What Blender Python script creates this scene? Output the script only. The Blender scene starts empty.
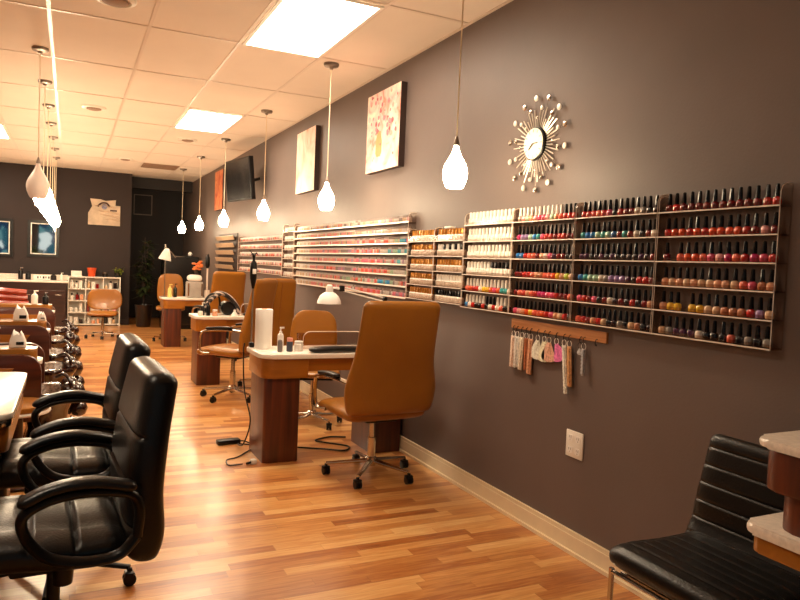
import bpy, bmesh, math, random
from mathutils import Vector, Matrix
random.seed(7)
PI = math.pi
SC = bpy.context.scene
COL = SC.collection
CAMZ = 1.372; WX = 2.254; CZ = 2.919; FY = 14.3

# ------------------------------------------------------------------ materials
def new_mat(name):
    m = bpy.data.materials.new(name); m.use_nodes = True
    nt = m.node_tree; nt.nodes.clear()
    out = nt.nodes.new('ShaderNodeOutputMaterial')
    return m, nt, out
def srgb(c):
    return tuple(((v/255)/12.92 if v/255 <= .04045 else ((v/255+.055)/1.055)**2.4) for v in c)
def pmat(name, col, rough=.5, metal=0, var=.08, scale=12, bump=0, bscale=60, spec=.5, coat=0, trans=0, emis=None, es=0):
    """principled material whose colour varies by procedural noise"""
    m, nt, out = new_mat(name); N = nt.nodes; L = nt.links
    p = N.new('ShaderNodeBsdfPrincipled'); L.new(p.outputs[0], out.inputs[0])
    c = srgb(col)
    tc = N.new('ShaderNodeTexCoord'); nz = N.new('ShaderNodeTexNoise'); nz.inputs['Scale'].default_value = scale
    nz.inputs['Detail'].default_value = 3
    L.new(tc.outputs['Object'], nz.inputs['Vector'])
    r = N.new('ShaderNodeValToRGB'); e = r.color_ramp.elements
    e[0].position = .3; e[1].position = .7
    e[0].color = (*[v*(1-var) for v in c], 1); e[1].color = (*[min(1, v*(1+var)) for v in c], 1)
    L.new(nz.outputs['Fac'], r.inputs[0]); L.new(r.outputs[0], p.inputs['Base Color'])
    p.inputs['Roughness'].default_value = rough; p.inputs['Metallic'].default_value = metal
    p.inputs['Specular IOR Level'].default_value = spec
    p.inputs['Coat Weight'].default_value = coat; p.inputs['Coat Roughness'].default_value = .08
    p.inputs['Transmission Weight'].default_value = trans
    if emis: p.inputs['Emission Color'].default_value = (*srgb(emis), 1); p.inputs['Emission Strength'].default_value = es
    if bump:
        n2 = N.new('ShaderNodeTexNoise'); n2.inputs['Scale'].default_value = bscale; n2.inputs['Detail'].default_value = 4
        L.new(tc.outputs['Object'], n2.inputs['Vector'])
        b = N.new('ShaderNodeBump'); b.inputs['Strength'].default_value = bump; b.inputs['Distance'].default_value = .01
        L.new(n2.outputs['Fac'], b.inputs['Height']); L.new(b.outputs[0], p.inputs['Normal'])
    return m
def emat(name, col, s):
    m, nt, out = new_mat(name)
    e = nt.nodes.new('ShaderNodeEmission'); e.inputs[0].default_value = (*srgb(col), 1); e.inputs[1].default_value = s
    nt.links.new(e.outputs[0], out.inputs[0]); return m
def wood(name, a, b, rough=.3, axis='Z', scale=3, coat=.3):
    m, nt, out = new_mat(name); N = nt.nodes; L = nt.links
    p = N.new('ShaderNodeBsdfPrincipled'); L.new(p.outputs[0], out.inputs[0])
    tc = N.new('ShaderNodeTexCoord'); mp = N.new('ShaderNodeMapping')
    s = {'Z': (14, 14, 1), 'X': (1, 14, 14), 'Y': (14, 1, 14)}[axis]
    mp.inputs['Scale'].default_value = s
    nz = N.new('ShaderNodeTexNoise'); nz.inputs['Scale'].default_value = scale; nz.inputs['Detail'].default_value = 6
    nz.inputs['Distortion'].default_value = .6
    L.new(tc.outputs['Object'], mp.inputs[0]); L.new(mp.outputs[0], nz.inputs['Vector'])
    r = N.new('ShaderNodeValToRGB'); r.color_ramp.elements[0].position = .33; r.color_ramp.elements[1].position = .68
    r.color_ramp.elements[0].color = (*srgb(a), 1); r.color_ramp.elements[1].color = (*srgb(b), 1)
    L.new(nz.outputs['Fac'], r.inputs[0]); L.new(r.outputs[0], p.inputs['Base Color'])
    p.inputs['Roughness'].default_value = rough; p.inputs['Coat Weight'].default_value = coat
    p.inputs['Coat Roughness'].default_value = .15
    return m
def acrylic(name, tint=(238, 230, 224), w=.045):
    m, nt, out = new_mat(name); N = nt.nodes; L = nt.links
    t = N.new('ShaderNodeBsdfTransparent'); t.inputs[0].default_value = (*srgb(tint), 1)
    g = N.new('ShaderNodeBsdfGlossy'); g.inputs['Roughness'].default_value = .12; g.inputs[0].default_value = (1, .97, .93, 1)
    mx = N.new('ShaderNodeMixShader')
    lw = N.new('ShaderNodeLayerWeight'); lw.inputs[0].default_value = .35
    mr = N.new('ShaderNodeMapRange'); mr.inputs['To Min'].default_value = w*.5; mr.inputs['To Max'].default_value = min(1, w*2.4)
    L.new(lw.outputs['Facing'], mr.inputs['Value']); L.new(mr.outputs[0], mx.inputs[0])
    L.new(t.outputs[0], mx.inputs[1]); L.new(g.outputs[0], mx.inputs[2]); L.new(mx.outputs[0], out.inputs[0])
    return m
def floor_mat():
    m, nt, out = new_mat('floor_laminate'); N = nt.nodes; L = nt.links
    p = N.new('ShaderNodeBsdfPrincipled'); L.new(p.outputs[0], out.inputs[0])
    tc = N.new('ShaderNodeTexCoord'); sp = N.new('ShaderNodeSeparateXYZ'); L.new(tc.outputs['Object'], sp.inputs[0])
    def mth(op, a, b=None, c=None):
        n = N.new('ShaderNodeMath'); n.operation = op
        for i, v in enumerate((a, b, c)):
            if v is None: continue
            if isinstance(v, (int, float)): n.inputs[i].default_value = v
            else: L.new(v, n.inputs[i])
        return n.outputs[0]
    row = mth('FLOOR', mth('DIVIDE', sp.outputs['Y'], .066))
    wn = N.new('ShaderNodeTexWhiteNoise'); wn.noise_dimensions = '1D'; L.new(row, wn.inputs['W'])
    xs = mth('ADD', mth('DIVIDE', sp.outputs['X'], .62), mth('MULTIPLY', wn.outputs['Value'], 7.3))
    seg = mth('FLOOR', xs)
    cb = N.new('ShaderNodeCombineXYZ'); L.new(row, cb.inputs[0]); L.new(seg, cb.inputs[1])
    w2 = N.new('ShaderNodeTexWhiteNoise'); w2.noise_dimensions = '2D'; L.new(cb.outputs[0], w2.inputs['Vector'])
    # grain inside a strip
    mp = N.new('ShaderNodeMapping'); mp.inputs['Scale'].default_value = (2.2, 26, 1)
    va = N.new('ShaderNodeVectorMath'); va.operation = 'ADD'
    L.new(tc.outputs['Object'], va.inputs[0]); L.new(w2.outputs['Color'], va.inputs[1])
    L.new(va.outputs[0], mp.inputs[0])
    nz = N.new('ShaderNodeTexNoise'); nz.inputs['Scale'].default_value = 2.2; nz.inputs['Detail'].default_value = 5
    nz.inputs['Distortion'].default_value = .9
    L.new(mp.outputs[0], nz.inputs['Vector'])
    f = mth('ADD', mth('MULTIPLY', w2.outputs['Value'], .5), mth('MULTIPLY', nz.outputs['Fac'], .62))
    r = N.new('ShaderNodeValToRGB'); cr = r.color_ramp
    cr.elements[0].position = .12; cr.elements[0].color = (*srgb((132, 72, 36)), 1)
    cr.elements[1].position = .95; cr.elements[1].color = (*srgb((234, 188, 124)), 1)
    e = cr.elements.new(.36); e.color = (*srgb((176, 106, 50)), 1)
    e = cr.elements.new(.62); e.color = (*srgb((210, 146, 80)), 1)
    L.new(f, r.inputs[0])
    # dark joint
    fy = mth('FRACT', mth('DIVIDE', sp.outputs['Y'], .066)); fx = mth('FRACT', xs)
    j = mth('MAXIMUM', mth('LESS_THAN', fy, .03), mth('LESS_THAN', fx, .004))
    mx = N.new('ShaderNodeMix'); mx.data_type = 'RGBA'
    L.new(mth('MULTIPLY', j, .25), mx.inputs['Factor']); L.new(r.outputs[0], mx.inputs['A']); mx.inputs['B'].default_value = (*srgb((90, 45, 20)), 1)
    L.new(mx.outputs['Result'], p.inputs['Base Color'])
    p.inputs['Roughness'].default_value = .3; p.inputs['Specular IOR Level'].default_value = .5
    p.inputs['Coat Weight'].default_value = .25; p.inputs['Coat Roughness'].default_value = .2
    b = N.new('ShaderNodeBump'); b.inputs['Strength'].default_value = .06; b.inputs['Distance'].default_value = .004
    L.new(nz.outputs['Fac'], b.inputs['Height']); L.new(b.outputs[0], p.inputs['Normal'])
    return m
def art(name, base, spots, scale=6, second=None):
    """printed canvas: base with blotches"""
    m, nt, out = new_mat(name); N = nt.nodes; L = nt.links
    p = N.new('ShaderNodeBsdfPrincipled'); L.new(p.outputs[0], out.inputs[0]); p.inputs['Roughness'].default_value = .6
    tc = N.new('ShaderNodeTexCoord')
    nz = N.new('ShaderNodeTexNoise'); nz.inputs['Scale'].default_value = scale; nz.inputs['Detail'].default_value = 4; nz.inputs['Distortion'].default_value = 1.2
    L.new(tc.outputs['Object'], nz.inputs['Vector'])
    r = N.new('ShaderNodeValToRGB'); cr = r.color_ramp
    cr.elements[0].position = .30; cr.elements[0].color = (*srgb(spots[0]), 1)
    cr.elements[1].position = .62; cr.elements[1].color = (*srgb(base), 1)
    n = len(spots)
    for i, s in enumerate(spots[1:]):
        e = cr.elements.new(.36+.2*i/max(1, n-1)); e.color = (*srgb(s), 1)
    L.new(nz.outputs['Fac'], r.inputs[0]); L.new(r.outputs[0], p.inputs['Base Color'])
    return m

M = {}
M['wall'] = pmat('taupe_wall_paint', (106, 92, 86), .5, var=.05, scale=3, bump=.08, bscale=90, spec=.35)
M['wall_far'] = pmat('brown_wall_paint', (48, 38, 36), .65, var=.05, scale=3, spec=.3)
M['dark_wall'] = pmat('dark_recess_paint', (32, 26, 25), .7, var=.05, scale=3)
M['ceil'] = pmat('ceiling_tile', (232, 218, 202), .85, var=.03, scale=2, bump=.25, bscale=150)
M['tbar'] = pmat('ceiling_grid_metal', (222, 204, 186), .4, var=.02, spec=.6)
M['panel_dirty'] = pmat('return_grille', (150, 120, 96), .7, var=.1)
M['floor'] = floor_mat()
M['base'] = pmat('cream_baseboard', (232, 212, 176), .35, var=.04, spec=.5)
M['white'] = pmat('white_paint', (236, 230, 218), .35, var=.02)
M['stone'] = pmat('white_stone_top', (238, 230, 218), .25, var=.04, scale=40, spec=.6)
M['marble'] = pmat('speckled_stone_top', (226, 212, 196), .3, var=.12, scale=70, spec=.5)
M['caramel'] = pmat('caramel_leather', (154, 97, 26), .34, var=.06, scale=7, bump=.12, bscale=120, spec=.5, coat=.15)
M['caramel_seam'] = pmat('caramel_piping', (148, 86, 32), .5, var=.05)
M['capron'] = wood('caramel_wood', (146, 88, 24), (164, 102, 32), .3, 'X', 2)
M['redwood'] = wood('cherry_wood', (60, 24, 10), (102, 44, 18), .4, 'Z', 1.6, .12)
M['orangewood'] = wood('side_cherry_wood', (100, 48, 20), (134, 70, 32), .25, 'Z', 1.6, .5)
M['shellwood'] = wood('walnut_panel', (58, 22, 10), (86, 36, 16), .28, 'X', 1.5, .5)
M['raillw'] = wood('pine_strip', (176, 112, 62), (206, 146, 90), .5, 'Y', 3, .05)
M['darkwood'] = wood('espresso_wood', (40, 22, 16), (62, 34, 24), .3, 'X', 2, .4)
M['black'] = pmat('black_leather', (9, 6, 5), .33, var=.1, scale=9, bump=.15, bscale=140, spec=.4, coat=0)
M['blackplastic'] = pmat('black_plastic', (9, 7, 7), .35, var=.05, spec=.35)
M['seam'] = pmat('seam_thread', (96, 78, 62), .45, var=.05)
M['chrome'] = pmat('chrome', (205, 195, 182), .16, metal=1, var=.02)
M['silver'] = pmat('satin_silver', (222, 212, 200), .3, metal=.45, var=.03)
M['steel'] = pmat('brushed_steel', (150, 138, 126), .35, metal=1, var=.04)
M['burg'] = pmat('burgundy_gloss', (34, 9, 8), .12, var=.12, spec=.7, coat=.9)
M['red'] = pmat('red_vinyl', (150, 44, 24), .22, var=.1, spec=.6, coat=.6)
M['crystal'] = pmat('crystal_bowl', (120, 98, 82), .1, var=.6, scale=60, bump=.8, bscale=50, spec=.8)
M['acrylic'] = acrylic('clear_acrylic')
M['acrylic_edge'] = pmat('acrylic_edge', (236, 220, 205), .25, var=.03, spec=.7)  # opaque pale tone paints the light caught in clear acrylic edges
M['paper'] = pmat('white_paper', (246, 242, 234), .7, var=.02)
M['lampwhite'] = pmat('lamp_enamel', (238, 232, 224), .3, var=.02)
M['shade_off'] = pmat('unlit_glass_added_glow', (238, 222, 205), .3, var=.03, emis=(255, 214, 180), es=.06)  # lamp is off; a faint glow is put into its glass
M['tv'] = pmat('tv_black', (16, 15, 16), .2, var=.02)
M['canvas_edge'] = pmat('canvas_edge', (52, 34, 28), .6, var=.05)
M['mirror'] = pmat('mirror_silver', (225, 225, 225), .03, metal=1, var=0)
M['leaf'] = pmat('dark_leaf', (44, 52, 26), .4, var=.3)
M['leaf_bright'] = pmat('bright_leaf', (126, 140, 44), .4, var=.3)
M['orange'] = pmat('orange_ceramic', (220, 84, 40), .3)
M['pot'] = pmat('black_pot', (28, 22, 20), .3)
M['soil'] = pmat('soil', (40, 28, 20), .9)
M['stripe'] = None
M['pendant'] = emat('lit_glass_shade', (255, 226, 186), 27)
M['troffer'] = emat('troffer_diffuser', (255, 234, 206), 7.0)
M['daylight'] = emat('daylight_glass', (150, 200, 205), .35)
_m, _nt, _o = new_mat('street_daylight'); _e = _nt.nodes.new('ShaderNodeEmission'); _nt.links.new(_e.outputs[0], _o.inputs[0])
_t = _nt.nodes.new('ShaderNodeTexCoord'); _v = _nt.nodes.new('ShaderNodeTexVoronoi'); _v.inputs['Scale'].default_value = 3.2; _r = _nt.nodes.new('ShaderNodeValToRGB')
_nt.links.new(_t.outputs['Object'], _v.inputs['Vector']); _nt.links.new(_v.outputs['Color'], _r.inputs[0]); _nt.links.new(_r.outputs[0], _e.inputs[0]); _e.inputs[1].default_value = .3
_r.color_ramp.interpolation = 'CONSTANT'; _r.color_ramp.elements[0].color = (*srgb((50, 92, 104)), 1); _r.color_ramp.elements[1].position = .75; _r.color_ramp.elements[1].color = (*srgb((222, 232, 226)), 1)
_x = _r.color_ramp.elements.new(.35); _x.color = (*srgb((92, 138, 140)), 1); _x = _r.color_ramp.elements.new(.55); _x.color = (*srgb((36, 60, 84)), 1)
M['daylight'] = _m
M['bulbwhite'] = pmat('white_ball', (240, 235, 228), .3)
PAL = dict(r=(196, 40, 34), R=(120, 20, 22), o=(232, 84, 40), c=(236, 110, 84), p=(226, 84, 118), m=(196, 40, 104), n=(226, 160, 122), N=(190, 120, 84), b=(46, 22, 24),
           k=(24, 16, 18), w=(240, 226, 210), y=(240, 190, 50), B=(40, 120, 190), t=(60, 160, 160), g=(170, 210, 180), l=(160, 130, 180), u=(78, 34, 66), s=(150, 140, 130), e=(230, 190, 150), G=(180, 200, 60), P=(240, 170, 170), W=(232, 222, 208), S=(60, 52, 48), q=(250, 200, 170))
for k, v in PAL.items(): M['pol_'+k] = pmat('polish_'+('up' if k.isupper() else 'lo')+'_'+k, v, .12, var=.03, spec=.7, coat=.5)
M['cap_k'] = pmat('black_cap', (16, 11, 11), .25, var=.05, spec=.35)
M['cap_w'] = pmat('white_cap', (244, 238, 228), .3, var=.02)
M['cap_g'] = pmat('gold_cap', (190, 128, 50), .3, metal=.5, var=.05)
M['cap_t'] = pmat('tinted_cap', (150, 134, 128), .35, var=.15, scale=150)
M['cap_s'] = pmat('silver_cap', (190, 176, 168), .3, metal=.3, var=.05)
M['wbot'] = pmat('white_bottle', (242, 232, 220), .3, var=.02)

# ------------------------------------------------------------------ mesh helpers
def tagp(o, label=None, cat=None, group=None, kind=None):
    if label: o['label'] = label
    if cat: o['category'] = cat
    if group: o['group'] = group
    if kind: o['kind'] = kind
    return o
def obj(name, bm, mat, parent=None, smooth=35, loc=None, mats=None):
    me = bpy.data.meshes.new(name)
    bmesh.ops.recalc_face_normals(bm, faces=bm.faces[:])
    bm.to_mesh(me); bm.free()
    for mm in (mats or [mat]): me.materials.append(mm)
    if smooth:
        for p in me.polygons: p.use_smooth = True
        me.set_sharp_from_angle(angle=math.radians(smooth))
    o = bpy.data.objects.new(name, me); COL.objects.link(o)
    if parent: o.parent = parent
    if loc: o.location = loc
    return o
def thing(name, label, cat, loc=(0, 0, 0), rz=0, group=None):
    o = bpy.data.objects.new(name, None); COL.objects.link(o)
    o.location = loc; o.rotation_euler = (0, 0, rz); o.empty_display_size = .05
    return tagp(o, label, cat, group)
def copy_tree(o, parent=None):
    c = o.copy(); COL.objects.link(c); c.parent = parent
    for ch in [x for x in o.children]: copy_tree(ch, c)
    return c
def new(): return bmesh.new()
def box(bm, x0, x1, y0, y1, z0, z1, bev=0, seg=2, mat=None):
    vs = [bm.verts.new(p) for p in [(x0, y0, z0), (x1, y0, z0), (x1, y1, z0), (x0, y1, z0), (x0, y0, z1), (x1, y0, z1), (x1, y1, z1), (x0, y1, z1)]]
    fs = [bm.faces.new([vs[i] for i in f]) for f in [(3, 2, 1, 0), (4, 5, 6, 7), (0, 1, 5, 4), (1, 2, 6, 5), (2, 3, 7, 6), (3, 0, 4, 7)]]
    if mat is not None:
        for f in fs: f.material_index = mat
    if bev:
        es = list({e for f in fs for e in f.edges})
        r = bmesh.ops.bevel(bm, geom=es, offset=bev, segments=seg, profile=.5, affect='EDGES')
        if mat is not None:
            for f in r['faces']: f.material_index = mat
    return bm
def bx(*a, **k): return box(new(), *a, **k)
def lathe(bm, prof, n=20, c=(0, 0, 0), cap=True, axis='Z'):
    """prof: list of (r, z)"""
    rings = []
    for r, z in prof:
        ring = []
        for i in range(n):
            a = 2*PI*i/n
            p = (r*math.cos(a), r*math.sin(a), z)
            if axis == 'X': p = (p[2], p[0], p[1])
            if axis == 'Y': p = (p[0], p[2], p[1])
            ring.append(bm.verts.new((p[0]+c[0], p[1]+c[1], p[2]+c[2])))
        rings.append(ring)
    for a, b in zip(rings, rings[1:]):
        for i in range(n): bm.faces.new((a[i], a[(i+1) % n], b[(i+1) % n], b[i]))
    if cap:
        bm.faces.new(rings[0][::-1]); bm.faces.new(rings[-1])
    return bm
def smoothpath(pts, k=6):
    pts = [Vector(p) for p in pts]
    if len(pts) < 3: return pts
    out = []
    P = [pts[0]*2-pts[1]] + pts + [pts[-1]*2-pts[-2]]
    for i in range(1, len(P)-2):
        for j in range(k):
            t = j/k; a, b, c, d = P[i-1], P[i], P[i+1], P[i+2]
            out.append(.5*((2*b)+(c-a)*t+(2*a-5*b+4*c-d)*t*t+(3*b-a-3*c+d)*t**3))
    out.append(pts[-1]); return out
def tube(bm, pts, r, n=8, sm=5, flat=None, rfun=None):
    """tube along a path; flat=(w,h) gives an oval profile"""
    P = smoothpath(pts, sm) if sm else [Vector(p) for p in pts]
    up = Vector((0, 0, 1)); prev = None; rings = []
    for i, p in enumerate(P):
        t = (P[min(i+1, len(P)-1)]-P[max(i-1, 0)]).normalized()
        if prev is None:
            a = t.cross(up)
            if a.length < .05: a = t.cross(Vector((0, 1, 0)))
        else: a = prev - t*prev.dot(t)
        a.normalize(); b = t.cross(a); prev = a
        rr = rfun(i/(len(P)-1)) if rfun else 1
        ra, rb = (flat if flat else (r, r))
        rings.append([bm.verts.new(p+a*math.cos(2*PI*j/n)*ra*rr+b*math.sin(2*PI*j/n)*rb*rr) for j in range(n)])
    for x, y in zip(rings, rings[1:]):
        for j in range(n): bm.faces.new((x[j], x[(j+1) % n], y[(j+1) % n], y[j]))
    bm.faces.new(rings[0][::-1]); bm.faces.new(rings[-1])
    return bm
def prism(bm, poly, z0, z1, axis='Z', bev=0):
    """extrude a 2D polygon; axis Z: (x,y); Y: (x,z) extruded along y; X: (y,z) extruded along x"""
    def P(a, b, c):
        return {'Z': (a, b, c), 'Y': (a, c, b), 'X': (c, a, b)}[axis]
    lo = [bm.verts.new(P(a, b, z0)) for a, b in poly]; hi = [bm.verts.new(P(a, b, z1)) for a, b in poly]
    n = len(poly)
    fs = [bm.faces.new(lo[::-1]), bm.faces.new(hi)]
    for i in range(n): fs.append(bm.faces.new((lo[i], lo[(i+1) % n], hi[(i+1) % n], hi[i])))
    if bev:
        es = list(fs[0].edges)+list(fs[1].edges)
        bmesh.ops.bevel(bm, geom=es, offset=bev, segments=2, profile=.5, affect='EDGES')
    return bm
def rrect(x0, x1, y0, y1, r, n=6):
    """rounded rectangle; r = radii for corners (x0y0, x1y0, x1y1, x0y1)"""
    if not isinstance(r, (tuple, list)): r = (r,)*4
    out = []
    for (cx, cy, sx, sy, a0), q in zip([(x0, y0, 1, 1, PI), (x1, y0, -1, 1, 1.5*PI), (x1, y1, -1, -1, 0), (x0, y1, 1, -1, .5*PI)], r):
        if q <= 0: out.append((cx, cy)); continue
        for i in range(n+1):
            a = a0+.5*PI*i/n
            out.append((cx+sx*q+q*math.cos(a), cy+sy*q+q*math.sin(a)))
    return out
def sweep(bm, spine, wid, thk, N=28, ring=28, ex=5, endr=.06, disp=None, endthk=True):
    """upholstered slab: spine in local YZ, width along X. wid/thk: functions of t (full sizes). rounded ends"""
    P = smoothpath([(0, y, z) for y, z in spine], 12)
    d = [0]
    for a, b in zip(P, P[1:]): d.append(d[-1]+(b-a).length)
    Lh = d[-1]
    def at(s):
        for i in range(len(d)-1):
            if d[i+1] >= s: break
        u = (s-d[i])/max(1e-9, d[i+1]-d[i]); return P[i].lerp(P[i+1], u), (P[i+1]-P[i]).normalized()
    ss = []
    for k in range(7): ss.append(endr*(1-math.cos(PI/2*k/6)))
    inner = [endr+(Lh-2*endr)*k/N for k in range(1, N)]
    ss = ss+inner+[Lh-x for x in ss[::-1]]
    rings = []
    for s in ss:
        p, T = at(s); nrm = Vector((0, -T.z, T.y)); t = s/Lh
        e = min(s, Lh-s); q = 1.0; shrink = 0
        if e < endr:
            c = math.sqrt(max(0, 1-(1-e/endr)**2)); shrink = endr*(1-c); q = max(.12, c) if endthk else 1
        hw = max(.004, wid(t)/2-shrink); ht = thk(t)/2*q
        rg = []
        for j in range(ring):
            a = 2*PI*j/ring; ca, sa = math.cos(a), math.sin(a)
            x = hw*math.copysign(abs(ca)**(2/ex), ca)
            h = ht*math.copysign(abs(sa)**(2/2.6), sa)
            if disp: h += math.copysign(1, sa)*disp(x, t, 1 if sa > 0 else -1)*(abs(sa)**.5)
            rg.append(bm.verts.new(p+Vector((x, 0, 0))+nrm*h))
        rings.append(rg)
    for a, b in zip(rings, rings[1:]):
        for j in range(ring): bm.faces.new((a[j], a[(j+1) % ring], b[(j+1) % ring], b[j]))
    bm.faces.new(rings[0][::-1]); bm.faces.new(rings[-1])
    return bm
def struct(name, bm, mat, smooth=0): return tagp(obj(name, bm, mat, smooth=smooth), kind='structure')

# ------------------------------------------------------------------ room shell
LX = -3.3; BY = -3.0; RY = 15.9
struct('floor', bx(LX-.1, WX+.1, BY-.1, RY+.1, -.1, 0), M['floor'])
struct('ceiling', bx(LX-.1, WX+.1, BY-.1, RY+.1, CZ, CZ+.1), M['ceil'])
struct('wall_right', bx(WX, WX+.1, BY, RY, 0, CZ), M['wall'])
struct('wall_left', bx(LX-.1, LX, BY, RY, 0, CZ), M['wall'])
struct('wall_far', bx(LX, 1.05, FY, RY, 0, CZ), M['wall_far'])
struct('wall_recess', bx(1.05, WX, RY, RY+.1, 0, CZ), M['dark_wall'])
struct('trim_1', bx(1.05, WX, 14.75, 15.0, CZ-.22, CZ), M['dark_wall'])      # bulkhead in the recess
# front wall with the shop windows behind the camera
b = new()
box(b, LX, WX, BY-.1, BY, 0, .5); box(b, LX, WX, BY-.1, BY, 2.5, CZ)
for x0, x1 in ((LX, -3.0), (-1.5, -1.2), (.4, .7), (1.9, WX)): box(b, x0, x1, BY-.1, BY, .5, 2.5)
struct('wall_front', b, M['wall'])
for i, (x0, x1) in enumerate(((-3.0, -1.5), (-1.2, .4), (.7, 1.9))):
    w = struct('window_%d' % (i+1), bx(x0, x1, BY-.08, BY-.06, .5, 2.5), M['daylight'])
    f = new(); box(f, x0, x0+.04, BY-.05, BY, .5, 2.5); box(f, x1-.04, x1, BY-.05, BY, .5, 2.5); box(f, x0+.04, x1-.04, BY-.05, BY, .5, .54)
    box(f, x0+.04, x1-.04, BY-.05, BY, 2.46, 2.5); box(f, (x0+x1)/2-.02, (x0+x1)/2+.02, BY-.05, BY, .54, 2.46)
    obj('window_frame', f, M['canvas_edge'], w, 0)
# baseboards
b = new(); box(b, WX-.018, WX, BY+.001, 15.9, 0, .088); box(b, WX-.014, WX, BY+.001, 15.9, .088, .108, 0); box(b, WX-.03, WX-.018, BY+.001, 15.9, 0, .018)
struct('baseboard_right', b, M['base'])
struct('baseboard_far', bx(.9, 1.05, FY-.014, FY, 0, .1), M['canvas_edge'])
# ceiling grid, tiles 0.61 x 1.22
GX0, GY0 = -.151, 5.037
b = new(); hz = CZ-.004
for k in range(-6, 5):
    x = GX0+.6096*k
    if LX < x < WX-.02: box(b, x-.012, x+.012, BY, RY, hz, CZ+.004)
for k in range(-7, 10):
    y = GY0+1.2192*k
    if y < RY-.05: box(b, LX, WX, y-.012, y+.012, hz-.001, CZ+.003)
box(b, WX-.022, WX, BY, RY, hz-.002, CZ+.004)
struct('trim_2', b, M['tbar'])

def cell(cx, ry): return GX0+.6096*cx, GY0+1.2192*ry
tro_lab = {(2, -1): 'large glowing fluorescent ceiling panel cut by the top edge of the photo',
           (2, 2): 'second glowing ceiling panel, beyond the large one near the pendants',
           (-2, 4): 'glowing ceiling panel cut off at the far left edge'}
cells = [(2, -1), (2, 2), (-2, 4), (-2, 1), (-3, 6), (-2, -3)]  # unlabelled cells: unseen panels; the near one added to light chairs, floor, desk
for cx, ry in cells:
    x, y = cell(cx, ry)
    seen = (cx, ry) in tro_lab
    if not seen:
        t = thing('ceiling_light', 'unseen fluorescent ceiling panel added outside the left and near edges of the view', 'ceiling light', (x+.305, y+.61, CZ-.005), group='unseen ceiling panels added for light')
    else:
        t = thing('ceiling_light', tro_lab[(cx, ry)], 'ceiling light', (x+.305, y+.61, CZ-.005))
    f = new(); w, h = .29, .595
    for a in ((-w, w, -h, -h+.022), (-w, w, h-.022, h), (-w, -w+.022, -h+.022, h-.022), (w-.022, w, -h+.022, h-.022)): box(f, a[0], a[1], a[2], a[3], -.012, 0)
    obj('frame', f, M['white'], t, 0)
    obj('diffuser', bx(-w+.022, w-.022, -h+.022, h-.022, -.008, -.002), M['troffer'], t, 0)
# round air diffusers
for (x, y, lb) in ((.2, 8.12, 'round metal ceiling vent right of the left pendant row'), (.78, 12.1, 'round ceiling vent nearest the hand picture wall'), (1.37, 9.5, 'round ceiling vent beyond the second light panel'), (.22, 4.62, 'round ceiling vent cut by the top edge of the photo')):
    t = thing('ceiling_vent', lb, 'vent', (x, y, CZ))
    obj('outer_ring', lathe(new(), [(.125, 0), (.12, -.012), (.095, -.02), (.085, -.012), (.085, 0)], 32, cap=False), M['white'], t)
    obj('inner_disc', lathe(new(), [(.07, -.004), (.075, -.022), (.05, -.03), (.01, -.032)], 32), M['panel_dirty'], t)
x, y = cell(2, 6)
t = thing('return_grille', 'dark beige return air grille in the ceiling near the recess', 'vent', (x+.305, y+.3, CZ-.005))
obj('grille', bx(-.29, .29, -.29, .29, -.012, 0, bev=.003), M['panel_dirty'], t, 0)
b = new()
for k in range(12): box(b, -.27, .27, -.27+k*.046, -.262+k*.046, -.018, -.012)
obj('slats', b, M['panel_dirty'], t, 0)

# ------------------------------------------------------------------ pendants
def pendant(x, y, zb, lit, label, group, R=.072, canopy=True):
    t = thing('pendant_lamp', label, 'pendant lamp', (x, y, zb), group=group)
    prof = [(.046, 0), (.054, .012), (.062, .03), (.069, .05), (.072, .07), (.071, .088), (.066, .106), (.057, .125), (.045, .145), (.032, .165), (.022, .185), (.015, .205), (.012, .222)]
    sc = R/.072; vz = 1.0 if sc < 1 else 1.22; prof = [(r*sc, z*vz) for r, z in prof]; k = .222*vz
    obj('glass_shade', lathe(new(), [(.03, .006)]+prof, 32), M['pendant'] if lit else M['shade_off'], t, 60)
    obj('socket_cap', lathe(new(), [(.016, k-.006), (.014, k+.012), (.008, k+.035), (.003, k+.045)], 16), M['steel'], t)
    obj('cord', lathe(new(), [(.0042, k+.04), (.0042, CZ-zb-.02)], 6), M['cordmat'], t)
    obj('canopy', lathe(new(), [(.012, CZ-zb-.045), (.02, CZ-zb-.03), (.055, CZ-zb-.022), (.06, CZ-zb-.012), (.06, CZ-zb)], 28), M['steel'], t)
    return t
M['cordmat'] = pmat('pendant_cord', (240, 222, 190), .3, var=.03)
rl = ['lit drop-shaped pendant lamp nearest, left of the starburst clock', 'lit pendant lamp hanging in front of the two canvas pictures', 'lit pendant lamp left of the pale framed canvas, third from right',
      'lit pendant lamp by the wall television, fourth from right', 'lit pendant lamp second from far end of right row', 'smallest farthest lit pendant lamp of the right row']
for (x, y, lb) in zip((1.78, 1.805, 1.81, 1.795, 1.785, 1.775), (3.1, 5.15, 7.12, 9.12, 10.95, 12.7), rl): pendant(x, y, 1.785, True, lb, 'pendant lamps along the polish wall', R=.064)
ll = ['unlit white pendant lamp at front of the left row', 'lit pendant lamp second in the overlapping left row', 'lit pendant lamp third in the overlapping left row', 'lit pendant lamp fourth in the overlapping left row',
      'lit pendant lamp fifth in the overlapping left row', 'lit pendant lamp sixth in the overlapping left row', 'lit pendant lamp farthest in the overlapping left row']
for i, y in enumerate((6.04, 7.17, 8.3, 9.43, 10.56, 11.7, 12.8)): pendant(-.235, y, 1.775, i > 0, ll[i], 'pendant lamps over the pedicure row', R=.082)

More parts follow.
